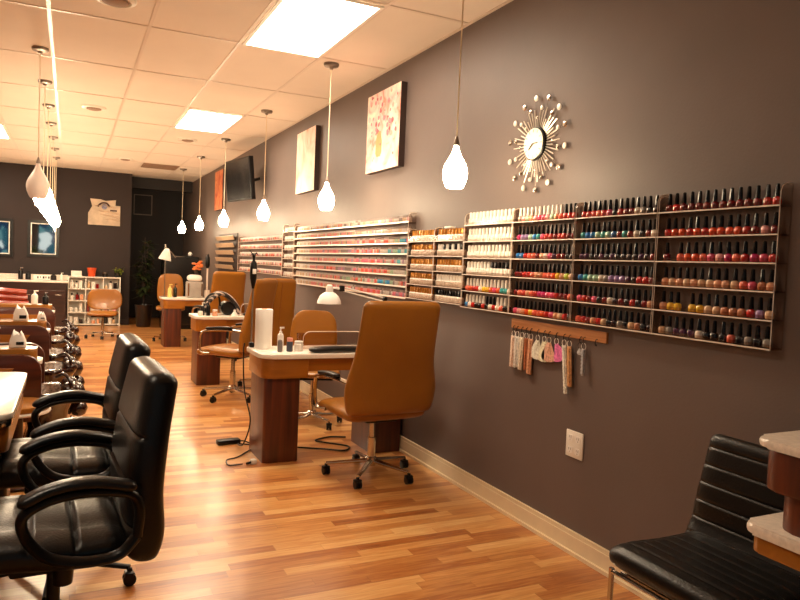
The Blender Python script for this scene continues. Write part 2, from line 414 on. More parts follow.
# ------------------------------------------------------------------ display racks
YS = .977
def rack(y0, y1, zs, label, lip=.014, depth=.062, top=.075, back=True):
    """acrylic wall rack between y0<y1"""
    y0, y1 = y0*YS, y1*YS
    t = thing('display_rack', label, 'display rack', (WX, y0, zs[-1]))
    zb = zs[-1]; W = y1-y0
    for z in zs:
        s = obj('shelf', bx(-depth, 0, .004, W-.004, z-zb-.004, z-zb), M['acrylic'], t, 0)
        obj('front_lip', bx(-depth-.004, -depth, .0, W, z-zb-.005, z-zb+lip), M['acrylic_edge'] if lip < .01 else M['acrylic'], s, 0)
        obj('front_edge', bx(-depth-.005, -depth-.0042, .0, W, z-zb-.006, z-zb-.001), M['acrylic_edge'], s, 0)  # pale strip painting the bright line along the shelf edge
    for yy in (0, W-.004):
        obj('side_panel', prism(new(), rrect(-depth, 0, -.006, zs[0]-zb+top, (0, 0, 0, .03)), yy, yy+.004, 'Y', 0), M['acrylic'], t, 0)
        obj('side_edge', tube(new(), [(-depth, yy+.002, -.006), (-depth, yy+.002, zs[0]-zb+top-.03), (-depth+.009, yy+.002, zs[0]-zb+top-.009), (-depth+.03, yy+.002, zs[0]-zb+top), (-.002, yy+.002, zs[0]-zb+top)], .0018, 4, sm=0), M['acrylic_edge'], t)  # thin pale strip stands in for the lit edge of the side panel
    return t
Z6 = [1.64, 1.54, 1.44, 1.34, 1.24, 1.14]
def bottle_meshes():
    """prototype mesh data"""
    d = {}
    def me(name, bm, mat):
        o = obj(name, bm, mat); m = o.data; bpy.data.objects.remove(o); return m
    body = [(.011, 0), (.0145, .002), (.0155, .01), (.0155, .02), (.0135, .027), (.007, .031)]
    for k in PAL: d['body_'+k] = me('bottle_body', lathe(new(), body, 12), M['pol_'+k])
    cap = [(.0082, .031), (.0086, .034), (.0074, .06), (.0062, .074), (.003, .076)]
    for k in 'kw': d['cap_'+k] = me('bottle_cap', lathe(new(), cap, 10), M['cap_'+k])
    wb = [(.013, 0), (.0145, .003), (.0145, .034), (.012, .038), (.008, .041)]
    d['wbody'] = me('white_bottle_body', lathe(new(), wb, 10), M['wbot'])
    for k in 'wkg': d['wcap_'+k] = me('tall_cap', lathe(new(), [(.0095, .041), (.0095, .072), (.006, .078)], 8), M['cap_'+k])
    for k in 'PeWwngsclptB': 
        o = obj('gel_bottle', lathe(lathe(new(), [(.0095, 0), (.0112, .004), (.0112, .033), (.009, .036)], 8), [(.008, .0361), (.0075, .038), (.0065, .052)], 8), None, mats=[M['gel_'+k], M['cap_t'] if k in 'PeWwnlg' else M['cap_s']])
        for p in o.data.polygons:
            if p.center.z > .0361: p.material_index = 1
        d['gel_'+k] = o.data; bpy.data.objects.remove(o)
    return d
for k, a in dict(P=(206, 132, 128), e=(188, 158, 128), W=(186, 172, 162), w=(206, 198, 190), n=(196, 136, 104), g=(150, 170, 142), s=(132, 116, 110), c=(206, 84, 66), l=(160, 128, 146), p=(204, 104, 120), t=(84, 158, 168), B=(56, 130, 186)).items():
    M['gel_'+k] = pmat('gel_tint_'+('up' if k.isupper() else 'lo')+k, a, .3, var=.18, scale=120)
BM = bottle_meshes()
cname = dict(r='red', R='deep red', o='orange red', c='coral', p='pink', m='magenta', n='peach', N='tan', b='near-black red', k='black', w='white', y='yellow', B='blue', t='teal', g='mint', l='lilac', u='plum', s='grey', e='beige', G='lime', P='light pink', W='off-white', S='charcoal', q='pale peach')
ordn = ['first', 'second', 'third', 'fourth', 'fifth', 'sixth', 'seventh', 'eighth', 'ninth', 'tenth', 'eleventh', 'twelfth', 'thirteenth', 'fourteenth', 'fifteenth', 'sixteenth'] + ['%dth' % k for k in range(17, 21)] + ['21st', '22nd', '23rd'] + ['%dth' % k for k in range(24, 31)] + ['31st', '32nd', '33rd'] + ['%dth' % k for k in range(34, 41)]
rown = ['top', 'second', 'third', 'fourth', 'fifth', 'sixth', 'seventh', 'lowest']
def mk(name, mesh, parent=None, loc=None):
    o = bpy.data.objects.new(name, mesh); COL.objects.link(o)
    if parent: o.parent = parent
    if loc: o.location = loc
    return o
def polish(bodymesh, capmesh, loc, label, group, name='polish_bottle', cat='nail polish bottle'):
    t = thing(name, label, cat, (loc[0], loc[1]*YS, loc[2]), random.uniform(0, 6), group)
    mk('bottle_body', bodymesh, t); mk('cap', capmesh, t)
    return t
# rows are written left to right as seen (= decreasing Y). '.' = gap
R1 = ['RrRRRRRRRRRRrr', 'roororoooorRPR', 'R.coocpPmcrmprpP'[:14], 'neneneennecpNn', 'nyy.yyeeNNNrlee'[:14], 'esuuuwkkkcksks'[:14]]
R2 = ['rrrcrpkrRRwskb', 'tBBgtgBRtRwkRw', 'uukbukukkbkubR', 'BtggwslllukrrR'[:14], 'prRpkRwbRbrkRn', 'crRnrekbskeNkb']
R3 = ['sPgnPppPgncrrr', 'mllgBtprrRrrRR', 'BBrccRnwpuRRkb', 'RRrrcnNccoynGe', 'RcrncrmmpprRRc', 'pPnoyccorpnerb']
tot = 0
def fill_rack(y0, y1, rows, rackname, capf):
    global tot
    for ri, row in enumerate(rows):
        n = len(row); st = (y1-y0-.03)/n
        for i, ch in enumerate(row):
            if ch == '.': continue
            y = y1-.015-st*(i+.5)+random.uniform(-.002, .002)
            cap = capf(ri, i)
            lb = '%s polish bottle, %s from left on %s shelf of %s' % (cname[ch], ordn[i], rown[ri], rackname)
            polish(BM['body_'+ch], BM['cap_'+cap], (WX-.036, y, Z6[ri]+.0002), lb, 'nail polish bottles on the acrylic racks'); tot += 1
rack(1.61, 2.165, Z6, 'rightmost clear acrylic wall rack of mostly red polish bottles')
rack(2.17, 2.695, Z6, 'clear acrylic wall rack, second from right, with blue and dark polishes')
rack(2.70, 3.23, Z6, 'clear acrylic wall rack above the wooden strip, white caps on top shelf')
fill_rack(1.61, 2.165, R1, 'rightmost rack', lambda r, i: 'k')
fill_rack(2.17, 2.695, R2, 'second rack from right', lambda r, i: 'w' if (r, i) in () else 'k')
fill_rack(2.70, 3.23, R3, 'third rack from right', lambda r, i: 'w' if (r == 0 and i < 11) else 'k')
# white gel section
rack(3.235, 3.755, Z6, 'acrylic wall rack of white bottles between gold caps and coloured polishes')
for ri in range(6):
    n = 13; st = (.52-.02)/n
    for i in range(n):
        y = 3.755-.01-st*(i+.5)
        cp = 'w' if ri < 4 else ('k' if (ri == 5 and 6 <= i <= 8) else 'w')
        if ri == 3 and i > 6: cp = 'k'
        body = BM['wbody']; cap = BM['wcap_'+cp]; cn = 'white'
        if ri >= 4: 
            ch = random.choice('yrpcotwR' if ri == 4 else 'tpcwrkB'); body = BM['body_'+ch]; cap = BM['cap_'+cp]; cn = cname[ch]
        lb = '%s bottle with %s cap, %s from left, %s shelf of white-bottle rack' % (cn, 'white' if cp == 'w' else 'black', ordn[i], rown[ri])
        polish(body, cap, (WX-.036, y, Z6[ri]+.0002), lb, 'white bottles on the white section rack', 'gel_bottle', 'gel bottle')
# gold capped section: two racks, five shelves
Z5 = [1.55, 1.45, 1.35, 1.25, 1.15]
for si, (y0, y1, rn) in enumerate(((3.76, 4.15, 'right gold-cap rack'), (4.155, 4.55, 'left gold-cap rack'))):
    rack(y0, y1, Z5, 'acrylic rack of gold-capped bottles, ' + ('right one beside the white bottles' if si == 0 else 'left one beside the pastel gel wall'), lip=.034, top=.09)
    for ri in range(5):
        n = 10; st = (y1-y0-.02)/n
        for i in range(n):
            y = y1-.01-st*(i+.5); cp = 'g'
            if si == 0:
                if ri == 1: cp = 'wwkwkwkwkk'[i]
                if ri == 3: cp = 'w'
                if ri == 4: cp = 'k'
            lb = 'white bottle with %s cap, %s from left, %s shelf of %s' % (dict(g='gold', w='white', k='black')[cp], ordn[i], rown[ri], rn)
            polish(BM['wbody'], BM['wcap_'+cp], (WX-.036, y, Z5[ri]+.0002), lb, 'gold capped bottles', 'gel_bottle', 'gel bottle')
b = bx(-.02, .02, -.04, .04, 0, .012, bev=.004)
tagp(obj('label_card', b, M['paper'], loc=(WX-.035, 3.9, 1.63)), 'small white card lying on top of gold caps', 'card')
# big pastel gel wall: eight shelves
Z8 = [1.692, 1.614, 1.537, 1.460, 1.382, 1.303, 1.222, 1.140]
rack(4.56, 7.42, Z8, 'long eight-shelf acrylic rack of pastel gel bottles behind the desks', top=.07, lip=.006)
zones = ['WesWeWWeWeWeWeWsWWeWsWeWeWeWsWeWeWWs', 'WWeWWeWgWWWeWWeeWePePPWePePPWPePPePP', 'BttgeWcWPcccPcWpPePsePePPPpPPePPePPP', 'tWtggtWWcpcpcpWclPlssslPpPPPPlPPcPpP',
         'WWtWcWWPppcppplpPlPsPePPPePePPPePPPP', 'gWWWgeccPccpccllplsslPlsPcPPsPPPlPPP', 'pcWggBtBtWgpWGgcPegggsPePPePePPePePP'.replace('G', 'g'), 'lplpsWWcpcpcPcnPnPPpPePPPnPePPPePPPe']
STEP = .0300
gel_stuff = new()
def gel_add(bm, y, z, mi):
    y *= YS
    n = 6; prof = [(.0095, 0), (.0112, .004), (.0112, .033), (.0078, .036), (.0065, .052)]
    rings = [[bm.verts.new((WX-.036+r*math.cos(2*PI*i/n), y+r*math.sin(2*PI*i/n), z+h)) for i in range(n)] for r, h in prof]
    for q, (a, c) in enumerate(zip(rings, rings[1:])):
        for i in range(n): f = bm.faces.new((a[i], a[(i+1) % n], c[(i+1) % n], c[i])); f.material_index = mi if q < 3 else 3
    f = bm.faces.new(rings[-1]); f.material_index = 3
gk = list('PeWwngsclptB')
for ri in range(8):
    for i in range(94):
        y = 4.58+STEP*i
        if y > 7.4: break
        if y > 6.9: ch = random.choice('WwWe')
        else:
            row = zones[ri]; ch = row[min(len(row)-1, int(i*len(row)/78))] if random.random() < .72 else random.choice('PWePlscw')
        if i < 37:
            g = mk('gel_sample_bottle', BM['gel_'+ch], None, (WX-.036, y*YS, Z8[ri]+.0002))
            tagp(g, 'small pastel gel bottle, %s from right, %s shelf of eight-shelf rack' % (ordn[i], rown[ri]), 'gel bottle', 'pastel gel bottles on the eight-shelf rack')
        else: gel_add(gel_stuff, y, Z8[ri]+.0002, gk.index(ch))
# farther five shelf sections
Z5b = [1.62, 1.52, 1.42, 1.315, 1.21]
rack(7.9, 10.25, Z5b, 'narrow-looking dark five-shelf rack between pastel wall and tilted swatches', top=.08)
for z in Z5b:
    y = 7.93
    while y < 10.2: gel_add(gel_stuff, y, z+.0002, gk.index(random.choice('WwsePWsPlc'))); y += .031
Z6c = [1.70, 1.60, 1.50, 1.40, 1.30, 1.2]
rack(7.45, 7.88, Z6c, 'short acrylic rack of white bottles left of the eight-shelf rack', top=.09)
for z in Z6c:
    y = 7.47
    while y < 7.87: gel_add(gel_stuff, y, z+.0002, gk.index(random.choice('WwwW'))); y += .03
tagp(obj('gel_sample_bottles', gel_stuff, None, mats=[M['gel_'+k] for k in gk]), 'far rows of small pale gel bottles on the wall racks toward the recess', 'gel bottles', kind='stuff')
# tilted swatch boards
b0 = new(); box(b0, -.05, 0, 0, 1.3, -.06, .61, 0)
t = thing('swatch_display', 'dark wall board holding five cream swatch strips', 'display rack', (WX, 10.32, 1.14))
obj('back_board', bx(-.012, 0, 0, 1.42, -.03, .62, bev=.003), M['canvas_edge'], t, 0); b0.free()
for ri in range(5):
    z = 1.69-.112*ri
    s = thing('swatch_strip', 'cream nail swatch strip, %s of five on the far wall board' % rown[ri], 'swatch strip', (WX-.014, 10.35, z), group='cream swatch strips on far wall board')
    p = bx(-.05, -.044, 0, 1.36, -.035, .035, bev=.002); bmesh.ops.rotate(p, verts=p.verts, cent=(-.045, 0, 0), matrix=Matrix.Rotation(-.35, 3, 'Y'))
    obj('strip_panel', p, M['gel_e'], s, 0)
    p = new()
    for k in range(2): box(p, -.046, 0, .1+k*1.1, .112+k*1.1, -.012, .012)
    obj('bracket', p, M['canvas_edge'], s, 0)

# ------------------------------------------------------------------ wall pictures, tv, clock, outlet, rail
def canvas(y0, y1, z0, z1, mat, label, th=.05):
    t = thing('canvas_picture', label, 'picture', (WX, (y0+y1)/2, (z0+z1)/2))
    w, h = (y1-y0)/2, (z1-z0)/2
    obj('stretcher_frame', bx(-th, 0, -w, w, -h, h, bev=.003), M['canvas_edge'], t, 0)
    obj('print', bx(-th-.003, -th, -w+.002, w-.002, -h+.002, h-.002), mat, t, 0)
    return t
t1 = canvas(4.70, 5.33, 2.12, 2.75, art('floral_print', (250, 226, 206), [(196, 96, 84), (230, 150, 130), (238, 190, 180)], 5), 'square canvas of pink flowers and orange vases, largest on right wall')
b = new()
for (y, z, r, h) in ((.06, -.2, .06, .2),):
    lathe(b, [(r*.6, z), (r, z+.03), (r, z+h*.6), (r*.5, z+h)], 12, c=(0, y, 0))
for v in b.verts: v.co.x = -.054+v.co.x*.02
obj('printed_vase', b, pmat('vase_print', (236, 150, 96), .6), t1)
random.seed(3)
pmt = [pmat('petal_print_%d' % k, c, .6, var=.2, scale=60) for k, c in enumerate(((214, 132, 140), (228, 164, 150), (184, 96, 104), (236, 190, 186)))]
for k in range(74):
    y, z = random.uniform(-.27, .27), random.uniform(-.05, .29)
    if k > 64: z = random.uniform(-.25, -.1)
    rr_ = (.008+random.random()*.016)*(.6 if k > 64 else 1)
    obj('printed_flower', lathe(new(), [(.001, 0), (rr_, .002)], 7, c=(-.0565-.0001*k, y, z), axis='X'), pmt[k % 4], t1)
t2 = canvas(6.68, 7.3, 2.1, 2.75, art('rose_print', (250, 232, 208), [(206, 140, 110), (232, 180, 156), (240, 206, 190)], 3.2), 'pale pink canvas picture left of the floral one')
canvas(11.35, 12.0, 2.17, 2.82, art('orange_print', (220, 140, 90), [(70, 34, 24), (180, 80, 50)], 5), 'dark orange canvas picture left of the television')
t = thing('television', 'black flat television tilted out from wall between pictures', 'television', (WX-.28, 9.05, 2.40))
s = bx(-.03, .03, -.42, .42, -.27, .27, bev=.008)
obj('housing', s, M['blackplastic'], t); obj('screen', bx(-.033, -.03, -.4, .4, -.25, .25), M['tv'], t, 0)
obj('wall_mount', bx(.03, .13, -.1, .1, -.12, .12, bev=.005), M['blackplastic'], t)
t.rotation_euler = (0, -.1, .16)
obj('wall_arm', tube(new(), [(.12, 0, 0), (.2, .0, 0), (.27, -.04, .02)], .02, 8, sm=0), M['blackplastic'], t)

t = thing('starburst_clock', 'silver starburst wall clock with round white face and beads', 'clock', (WX, 3.045, 2.055))
R = .083
obj('clock_case', lathe(new(), [(R*.8, 0), (R+.006, -.012), (R+.006, -.03), (R*.97, -.034)], 36, axis='X'), M['blackplastic'], t)
obj('clock_face', lathe(new(), [(R, -.0345), (R-.002, -.036)], 36, axis='X'), pmat('clock_dial', (238, 232, 214), .35, var=.03), t)
b = new()
for k in range(12):
    a = PI*k/6; r0, r1 = R*.74, R*.92
    tube(b, [(-.0365, r0*math.cos(a), r0*math.sin(a)), (-.0365, r1*math.cos(a), r1*math.sin(a))], .0018, 4, sm=0)
obj('hour_marks', b, M['steel'], t)
b = tube(new(), [(-.039, 0, 0), (-.039, .034, -.03)], .0028, 5, sm=0); obj('hour_hand', b, M['blackplastic'], t)
b = tube(new(), [(-.040, .0, 0), (-.040, -.045, .0)], .002, 5, sm=0); obj('minute_hand', b, M['blackplastic'], t)
random.seed(11)
NR = 44
beadset = [(24, .24), (15, .185)]
for k in range(NR):
    a = 2*PI*k/NR; L_ = [.205, .17, .195, .155][k % 4] + random.uniform(-.012, .012)
    ray = obj('ray', tube(new(), [(-.014, R*.9*math.cos(a), R*.9*math.sin(a)), (-.016, L_*math.cos(a), L_*math.sin(a))],   .0030, 6, sm=0), M['silver'], t)
for n, rr in ((14, .245), (12, .19), (8, .14)):
    for k in range(n):
        a = 2*PI*(k+.37*(rr > .2))/n + (.2 if n == 12 else 0); rad = .017 if rr > .2 else (.0125 if rr > .15 else .007)
        bb = new(); tube(bb, [(-.014, R*.9*math.cos(a), R*.9*math.sin(a)), (-.016, rr*math.cos(a), rr*math.sin(a))], .0014, 4, sm=0)
        stem = obj('bead_wire', bb, M['steel'], t)
        lathe_b = lathe(new(), [(rad*.3, -.005), (rad*.85, -.0035), (rad, 0), (rad*.85, .0035), (rad*.3, .005)], 14, c=(-.017, rr*math.cos(a), rr*math.sin(a)), axis='X')
        obj('bead', lathe_b, M['silver'] if k % 2 else M['chrome'], stem)

t = thing('wall_outlet', 'white double outlet plate low on the wall under wooden strip', 'outlet', (WX, 2.618, .532))
obj('cover_plate', bx(-.007, 0, -.062, .062, -.066, .066, bev=.003), M['white'], t)
for sy in (-.028, .028):
    for sz in (-.03, .03):
        so = obj('socket', prism(new(), rrect(sy-.017, sy+.017, sz-.016, sz+.016, .008), -.010, -.007, 'X'), M['paper'], t, 0)
        b = new(); box(b, -.0105, -.010, sy-.008, sy-.005, sz-.002, sz+.01); box(b, -.0103, -.010, sy+.005, sy+.008, sz-.002, sz+.01); box(b, -.0105, -.010, sy-.002, sy+.002, sz-.012, sz-.007)
        obj('slots', b, M['steel'], so, 0)

t = thing('hook_rail', 'pine wooden strip with small black hooks below the racks', 'hook rail', (WX, 2.81, 1.08))
obj('strip', bx(-.013, 0, -.38, .38, -.026, .026, bev=.002), M['raillw'], t, 0)
hooks = [.345, .31, .265, .225, .185, .125, .07, .03, -.03, -.09, -.13, -.21, -.235, -.32]
for hy in hooks:
    obj('hook', tube(new(), [(-.012, hy, -.012), (-.022, hy, -.018), (-.024, hy, -.036), (-.018, hy, -.044), (-.014, hy, -.036)], .0022, 6, sm=3), M['blackplastic'], t)

def hang(dy, kind, mat, L_, lean, label, w=.012):
    """a ring of swatches hanging from the strip"""
    w *= 1.5
    t = thing('swatch_ring', label, 'nail sample', (WX-.019, 2.81+dy, 1.039), group='nail samples hanging from the wooden strip')
    b = new(); n = 14
    pts = [(.0, .016*math.sin(2*PI*i/n), -.012+.016*math.cos(2*PI*i/n)-.004) for i in range(n+1)]
    tube(b, pts, .0016, 5, sm=0); obj('ring', b, M['white'] if kind != 'dark' else M['blackplastic'], t)
    b = new()
    if kind == 'stick':
        box(b, -.004, .004, -w/2, w/2, -L_-.028, -.028, bev=.0015)
        nb = int(L_/.017)
        for k in range(nb): lathe(b, [(.008, -.003), (.0095, 0), (.007, .004)], 8, c=(-.006, 0, -.04-k*.017), axis='X')
    else:
        for s in (-1.2, -.6, 0, .6, 1.2):
            p = prism(new(), [(-w*.35, -.03), (w*.35, -.03), (w*.7, -L_*.8-.03), (w*.4, -L_-.03), (-w*.4, -L_-.03), (-w*.7, -L_*.8-.03)], -.0015-s*.002, .0015-s*.002, 'X')
            bmesh.ops.rotate(p, verts=p.verts, cent=(0, 0, -.03), matrix=Matrix.Rotation(s*.35, 3, 'X'))
            m2 = bpy.data.meshes.new('t'); p.to_mesh(m2); p.free(); b.from_mesh(m2); bpy.data.meshes.remove(m2)
    bmesh.ops.rotate(b, verts=b.verts, cent=(0, 0, -.03), matrix=Matrix.Rotation(lean, 3, 'X'))
    obj('samples', b, mat, t)
gm = lambda c: pmat('sample_%d_%d_%d' % c, c, .4, var=.3, scale=90)
hang(.345, 'stick', gm((228, 200, 180)), .175, .02, 'pale pink nail sample stick at left end of strip', .026)
hang(.31, 'stick', gm((214, 206, 196)), .17, 0, 'greyish white nail sample stick second from strip left end', .03)
hang(.265, 'stick', gm((236, 214, 190)), .18, .03, 'cream nail sample stick third from strip left end', .022)
hang(.225, 'stick', gm((168, 96, 60)), .17, -.03, 'brown nail sample stick fourth from strip left end', .02)
hang(.185, 'stick', gm((206, 150, 116)), .19, .02, 'tan beaded nail sample stick left of white fan', .026)
hang(.125, 'fan', gm((240, 230, 212)), .1, .1, 'white fan of nail tips at middle of wooden strip', .02)
hang(.07, 'fan', gm((238, 226, 196)), .105, -.25, 'cream fan of nail tips beside the pink one', .024)
hang(.03, 'fan', gm((226, 176, 150)), .1, 0, 'peach fan of nail tips half hidden by pink', .02)
hang(-.03, 'fan', gm((228, 120, 176)), .09, -.5, 'bright pink tilted fan of nail tips', .014)
hang(-.09, 'stick', gm((244, 234, 216)), .24, -.14, 'longest white beaded sample stick leaning left', .018)
hang(-.13, 'stick', gm((206, 152, 104)), .2, -.1, 'long tan beaded sample stick right of white one', .02)
hang(-.21, 'dark', gm((190, 190, 190)), .03, 0, 'small grey sample ring between sticks and lone tag', .008)
hang(-.235, 'stick', gm((176, 176, 180)), .13, -.04, 'lone thin grey sample tag at right of strip', .012)

# ------------------------------------------------------------------ furniture
def caster(bm_par, x, y, parent, r=.026):
    b = new()
    lathe(b, [(r*.5, -.022), (r, -.02), (r, -.006), (r*.6, -.004), (r*.6, .004), (r, .006), (r, .02), (r*.5, .022)], 18, c=(x, y, r+.001), axis='X')
    box(b, x-.006, x+.006, y-.01, y+.01, r, r+.045)
    box(b, x-.024, x+.024, y-.016, y+.02, r+.012, r+.032, bev=.006)
    return obj('caster', b, M['blackplastic'], parent)
def star_base(t, R, z_hub, mat, a0=.3, colmat=None, coltop=.4, sleeve=True):
    for k in range(5):
        a = a0+2*PI*k/5; c, s = math.cos(a), math.sin(a)
        leg = obj('leg', tube(new(), [(.02*c, .02*s, z_hub), (R*.5*c, R*.5*s, z_hub-.012), (R*c, R*s, .075)], .02, 10, sm=4, flat=(.019, .013), rfun=lambda u: 1.15-.4*u), mat, t)
        caster(None, R*c, R*s, leg)
    b = lathe(new(), [(.032, z_hub-.03), (.036, z_hub+.02), (.028, z_hub+.03)], 20)
    obj('hub', b, mat, t)
    b = lathe(new(), [(.027, z_hub+.02), (.027, z_hub+(coltop-z_hub)*.55), (.02, z_hub+(coltop-z_hub)*.56), (.019, coltop)], 16)
    obj('gas_column', b, colmat or mat, t)
def exec_chair(loc, rz, label, dz=0, a0=.3, w=1.0):
    """high backed caramel conference chair, faces local +Y"""
    t = thing('office_chair', label, 'chair', loc, rz, 'tall caramel leather office chairs')
    star_base(t, .29, .1, M['chrome'], a0, M['chrome'], .37+dz)
    obj('seat_plate', bx(-.11, .11, -.13, .13, .365+dz, .392+dz, bev=.008), M['blackplastic'], t)
    b = sweep(new(), [(-.22, .435+dz), (-.05, .43+dz), (.15, .435+dz), (.29, .415+dz)], lambda u: .50*w, lambda u: .085, N=16, ex=6, endr=.05)
    obj('seat', b, M['caramel'], t, 50)
    b = sweep(new(), [(-.205, .445+dz), (-.225, .5+dz), (-.245, .7+dz), (-.29, .9+dz), (-.345, 1.15+dz)],
              lambda u: (.50+.07*math.exp(-((u-.22)/.2)**2)-.03*u)*w, lambda u: .085-.03*u, N=26, ex=8, endr=.045)
    bk = obj('backrest', b, M['caramel'], t, 50)
    for s in (-1, 1):
        pts = [(s*.25*w, .12, .42+dz), (s*.285*w, .2, .44+dz), (s*.292*w, .2, .6+dz), (s*.29*w, .12, .645+dz), (s*.285*w, -.06, .66+dz), (s*.262*w, -.235, .65+dz)]
        fr = obj('armrest', tube(new(), pts, .014, 10, sm=6, flat=(.018, .011)), M['chrome'], t)
        obj('arm_pad', sweep(new(), [(-.14, .68+dz), (0, .677+dz), (.14, .66+dz)], lambda u: .045, lambda u: .022, N=8, ring=16, endr=.015), M['blackplastic'], fr).location = (s*.288*w, 0, 0)
    return t
exec_chair((1.79, 4.04, 0), .06, 'tall caramel leather chair with back turned, nearest right desk', .01, .2, 1.12)
exec_chair((1.46, 6.74, 0), .8, 'tall caramel chair seen from its side, at middle right desk', .04, .55, .9)
ch = exec_chair((1.93, 7.2, 0), 0, 'tall caramel chair with back turned, behind the side-on one', .04, .2, .78)
obj('back_seam', tube(new(), [(.03, -.262, .56), (.03, -.285, .76), (.03, -.33, .96), (.03, -.375, 1.15)], .003, 6), M['caramel_seam'], ch)
exec_chair((1.82, 9.4, 0), .2, 'tall caramel chair behind the striped cloth, at farthest right desk', .05, .2, .96)
def task_chair(loc, rz, label, dz=0, a0=.2, bw=.38, back_h=.47):
    t = thing('task_chair', label, 'chair', loc, rz, 'low caramel task chairs')
    star_base(t, .25, .09, M['chrome'], a0, M['chrome'], .4+dz)
    b = sweep(new(), [(-.2, .45+dz), (0, .455+dz), (.2, .445+dz)], lambda u: .44, lambda u: .075, N=12, ex=4, endr=.09)
    obj('seat', b, M['caramel'], t, 50)
    obj('seat_shell', bx(-.16, .16, -.14, .14, .395+dz, .415+dz, bev=.006), M['blackplastic'], t)
    b = sweep(new(), [(-.20, .5+dz), (-.235, .65+dz), (-.25, .5+back_h+dz)], lambda u: bw+.05*math.sin(PI*min(1, u*1.1)), lambda u: .05, N=16, ex=5, endr=.1, endthk=False)
    obj('backrest', b, M['caramel'], t, 50)
    b = new()
    for s in (-.05, .05): tube(b, [(s, -.1, .4+dz), (s, -.22, .41+dz), (s, -.262, .5+dz), (s, -.275, .62+dz)], .009, 8)
    obj('back_bracket', b, M['chrome'], t)
    return t
task_chair((1.87, 5.50, 0), PI-.3, 'round-backed caramel chair on far side of nearest right desk', 0, .9, .36, .45)
task_chair((1.47, 11.55, 0), PI-.1, 'small caramel chair behind the bottles on farthest right desk', .08, .3, .36, .5)
c = task_chair((.49, 12.0, 0), .0, 'low caramel rolling chair standing alone before white shelf', -.05, .4, .48, .33)
c.rotation_euler = (0, 0, PI-.15)

# salon desks
def desk(x, y, label):
    t = thing('manicure_desk', label, 'desk', (x, y, 0), group='white topped manicure desks by the polish wall')
    W, D = 2.235-x, .46
    obj('desktop', prism(new(), rrect(-.02, W, -.02, D, (.09, .02, .02, .05)), .715, .745, 'Z', .006), M['stone'], t)
    obj('end_apron', prism(new(), rrect(0, .31, 0, D-.02, (.075, .004, .004, .04)), .58, .715, 'Z', .003), M['capron'], t)
    obj('drawer_apron', bx(.31, W-.01, .03, D-.04, .62, .715, bev=.003), M['capron'], t, 0)
    obj('column', prism(new(), rrect(.02, .265, .03, D-.04, (.03, .01, .01, .01)), 0, .58, 'Z', .003), M['redwood'], t)
    obj('column', bx(W-.25, W-.01, .05, D-.04, 0, .62, bev=.004), M['redwood'], t, 0)
    return t
desk(1.17, 4.46, 'white-topped wooden manicure desk nearest, with tall paper roll')
desk(1.22, 7.45, 'white-topped wooden manicure desk in the middle, with striped cloth')
desk(1.27, 10.75, 'white-topped wooden manicure desk farthest from camera on the right')
DT = .7455
# near desk items
t = thing('paper_towel_roll', 'tall white paper roll standing on nearest right desk', 'paper roll', (1.245, 4.78, DT))
obj('roll', lathe(new(), [(.02, 0), (.058, .001), (.06, .005), (.06, .275), (.058, .28), (.02, .279)], 32), M['paper'], t)
obj('core', lathe(new(), [(.019, .0), (.019, .284)], 16), M['raillw'], t)
def pump(x, y, h, mat, label, z=DT, r=.022, capm=None):
    t = thing('pump_bottle', label, 'bottle', (x, y, z))
    obj('bottle_body', lathe(new(), [(r*.85, 0), (r, .004), (r, h*.6), (r*.8, h*.7), (r*.4, h*.74)], 18), mat, t)
    b = lathe(new(), [(r*.45, h*.74), (r*.45, h*.82), (r*.2, h*.83), (r*.2, h*.95)], 12)
    box(b, -r*.3, r*1.1, -r*.22, r*.22, h*.93, h)
    obj('pump_head', b, capm or M['cap_w'], t); return t
def jar(x, y, h, r, mat, capm, label, z=DT, name='jar'):
    t = thing(name, label, 'jar', (x, y, z))
    obj('jar_body', lathe(new(), [(r*.9, 0), (r, .004), (r, h*.7), (r*.85, h*.74)], 20), mat, t)
    obj('lid', lathe(new(), [(r*.9, h*.74), (r*.92, h*.98), (r*.85, h)], 20), capm, t); return t
pump(1.335, 4.66, .165, M['wbot'], 'white pump bottle beside the paper roll')
pump(1.31, 4.58, .115, pmat('dark_label_bottle', (120, 112, 110), .3), 'short grey-labelled bottle in front of white pump bottle', r=.017)
jar(1.385, 4.6, .095, .022, pmat('navy_label', (58, 62, 78), .3), pmat('peach_lid', (226, 150, 130), .4), 'small jar with dark label and peach lid on nearest desk')
jar(1.455, 4.62, .07, .032, M['wbot'], M['bulbwhite'], 'round white jar beside the black hand rest')
t = thing('glass_tumbler', 'clear glass tumbler behind the round white jar', 'glass', (1.50, 4.72, DT))
obj('tumbler', lathe(new(), [(.024, 0), (.03, .115), (.028, .115), (.022, .006)], 20), M['acrylic'], t)
t = tagp(obj('hand_rest', sweep(new(), [(-.2, .02), (0, .026), (.2, .02)], lambda u: .095, lambda u: .038, N=12, ex=3, endr=.04), M['black']), 'long black padded hand rest on nearest desk front edge', 'hand rest')
t.location = (1.70, 4.52, DT); t.rotation_euler = (0, 0, PI/2+.02)
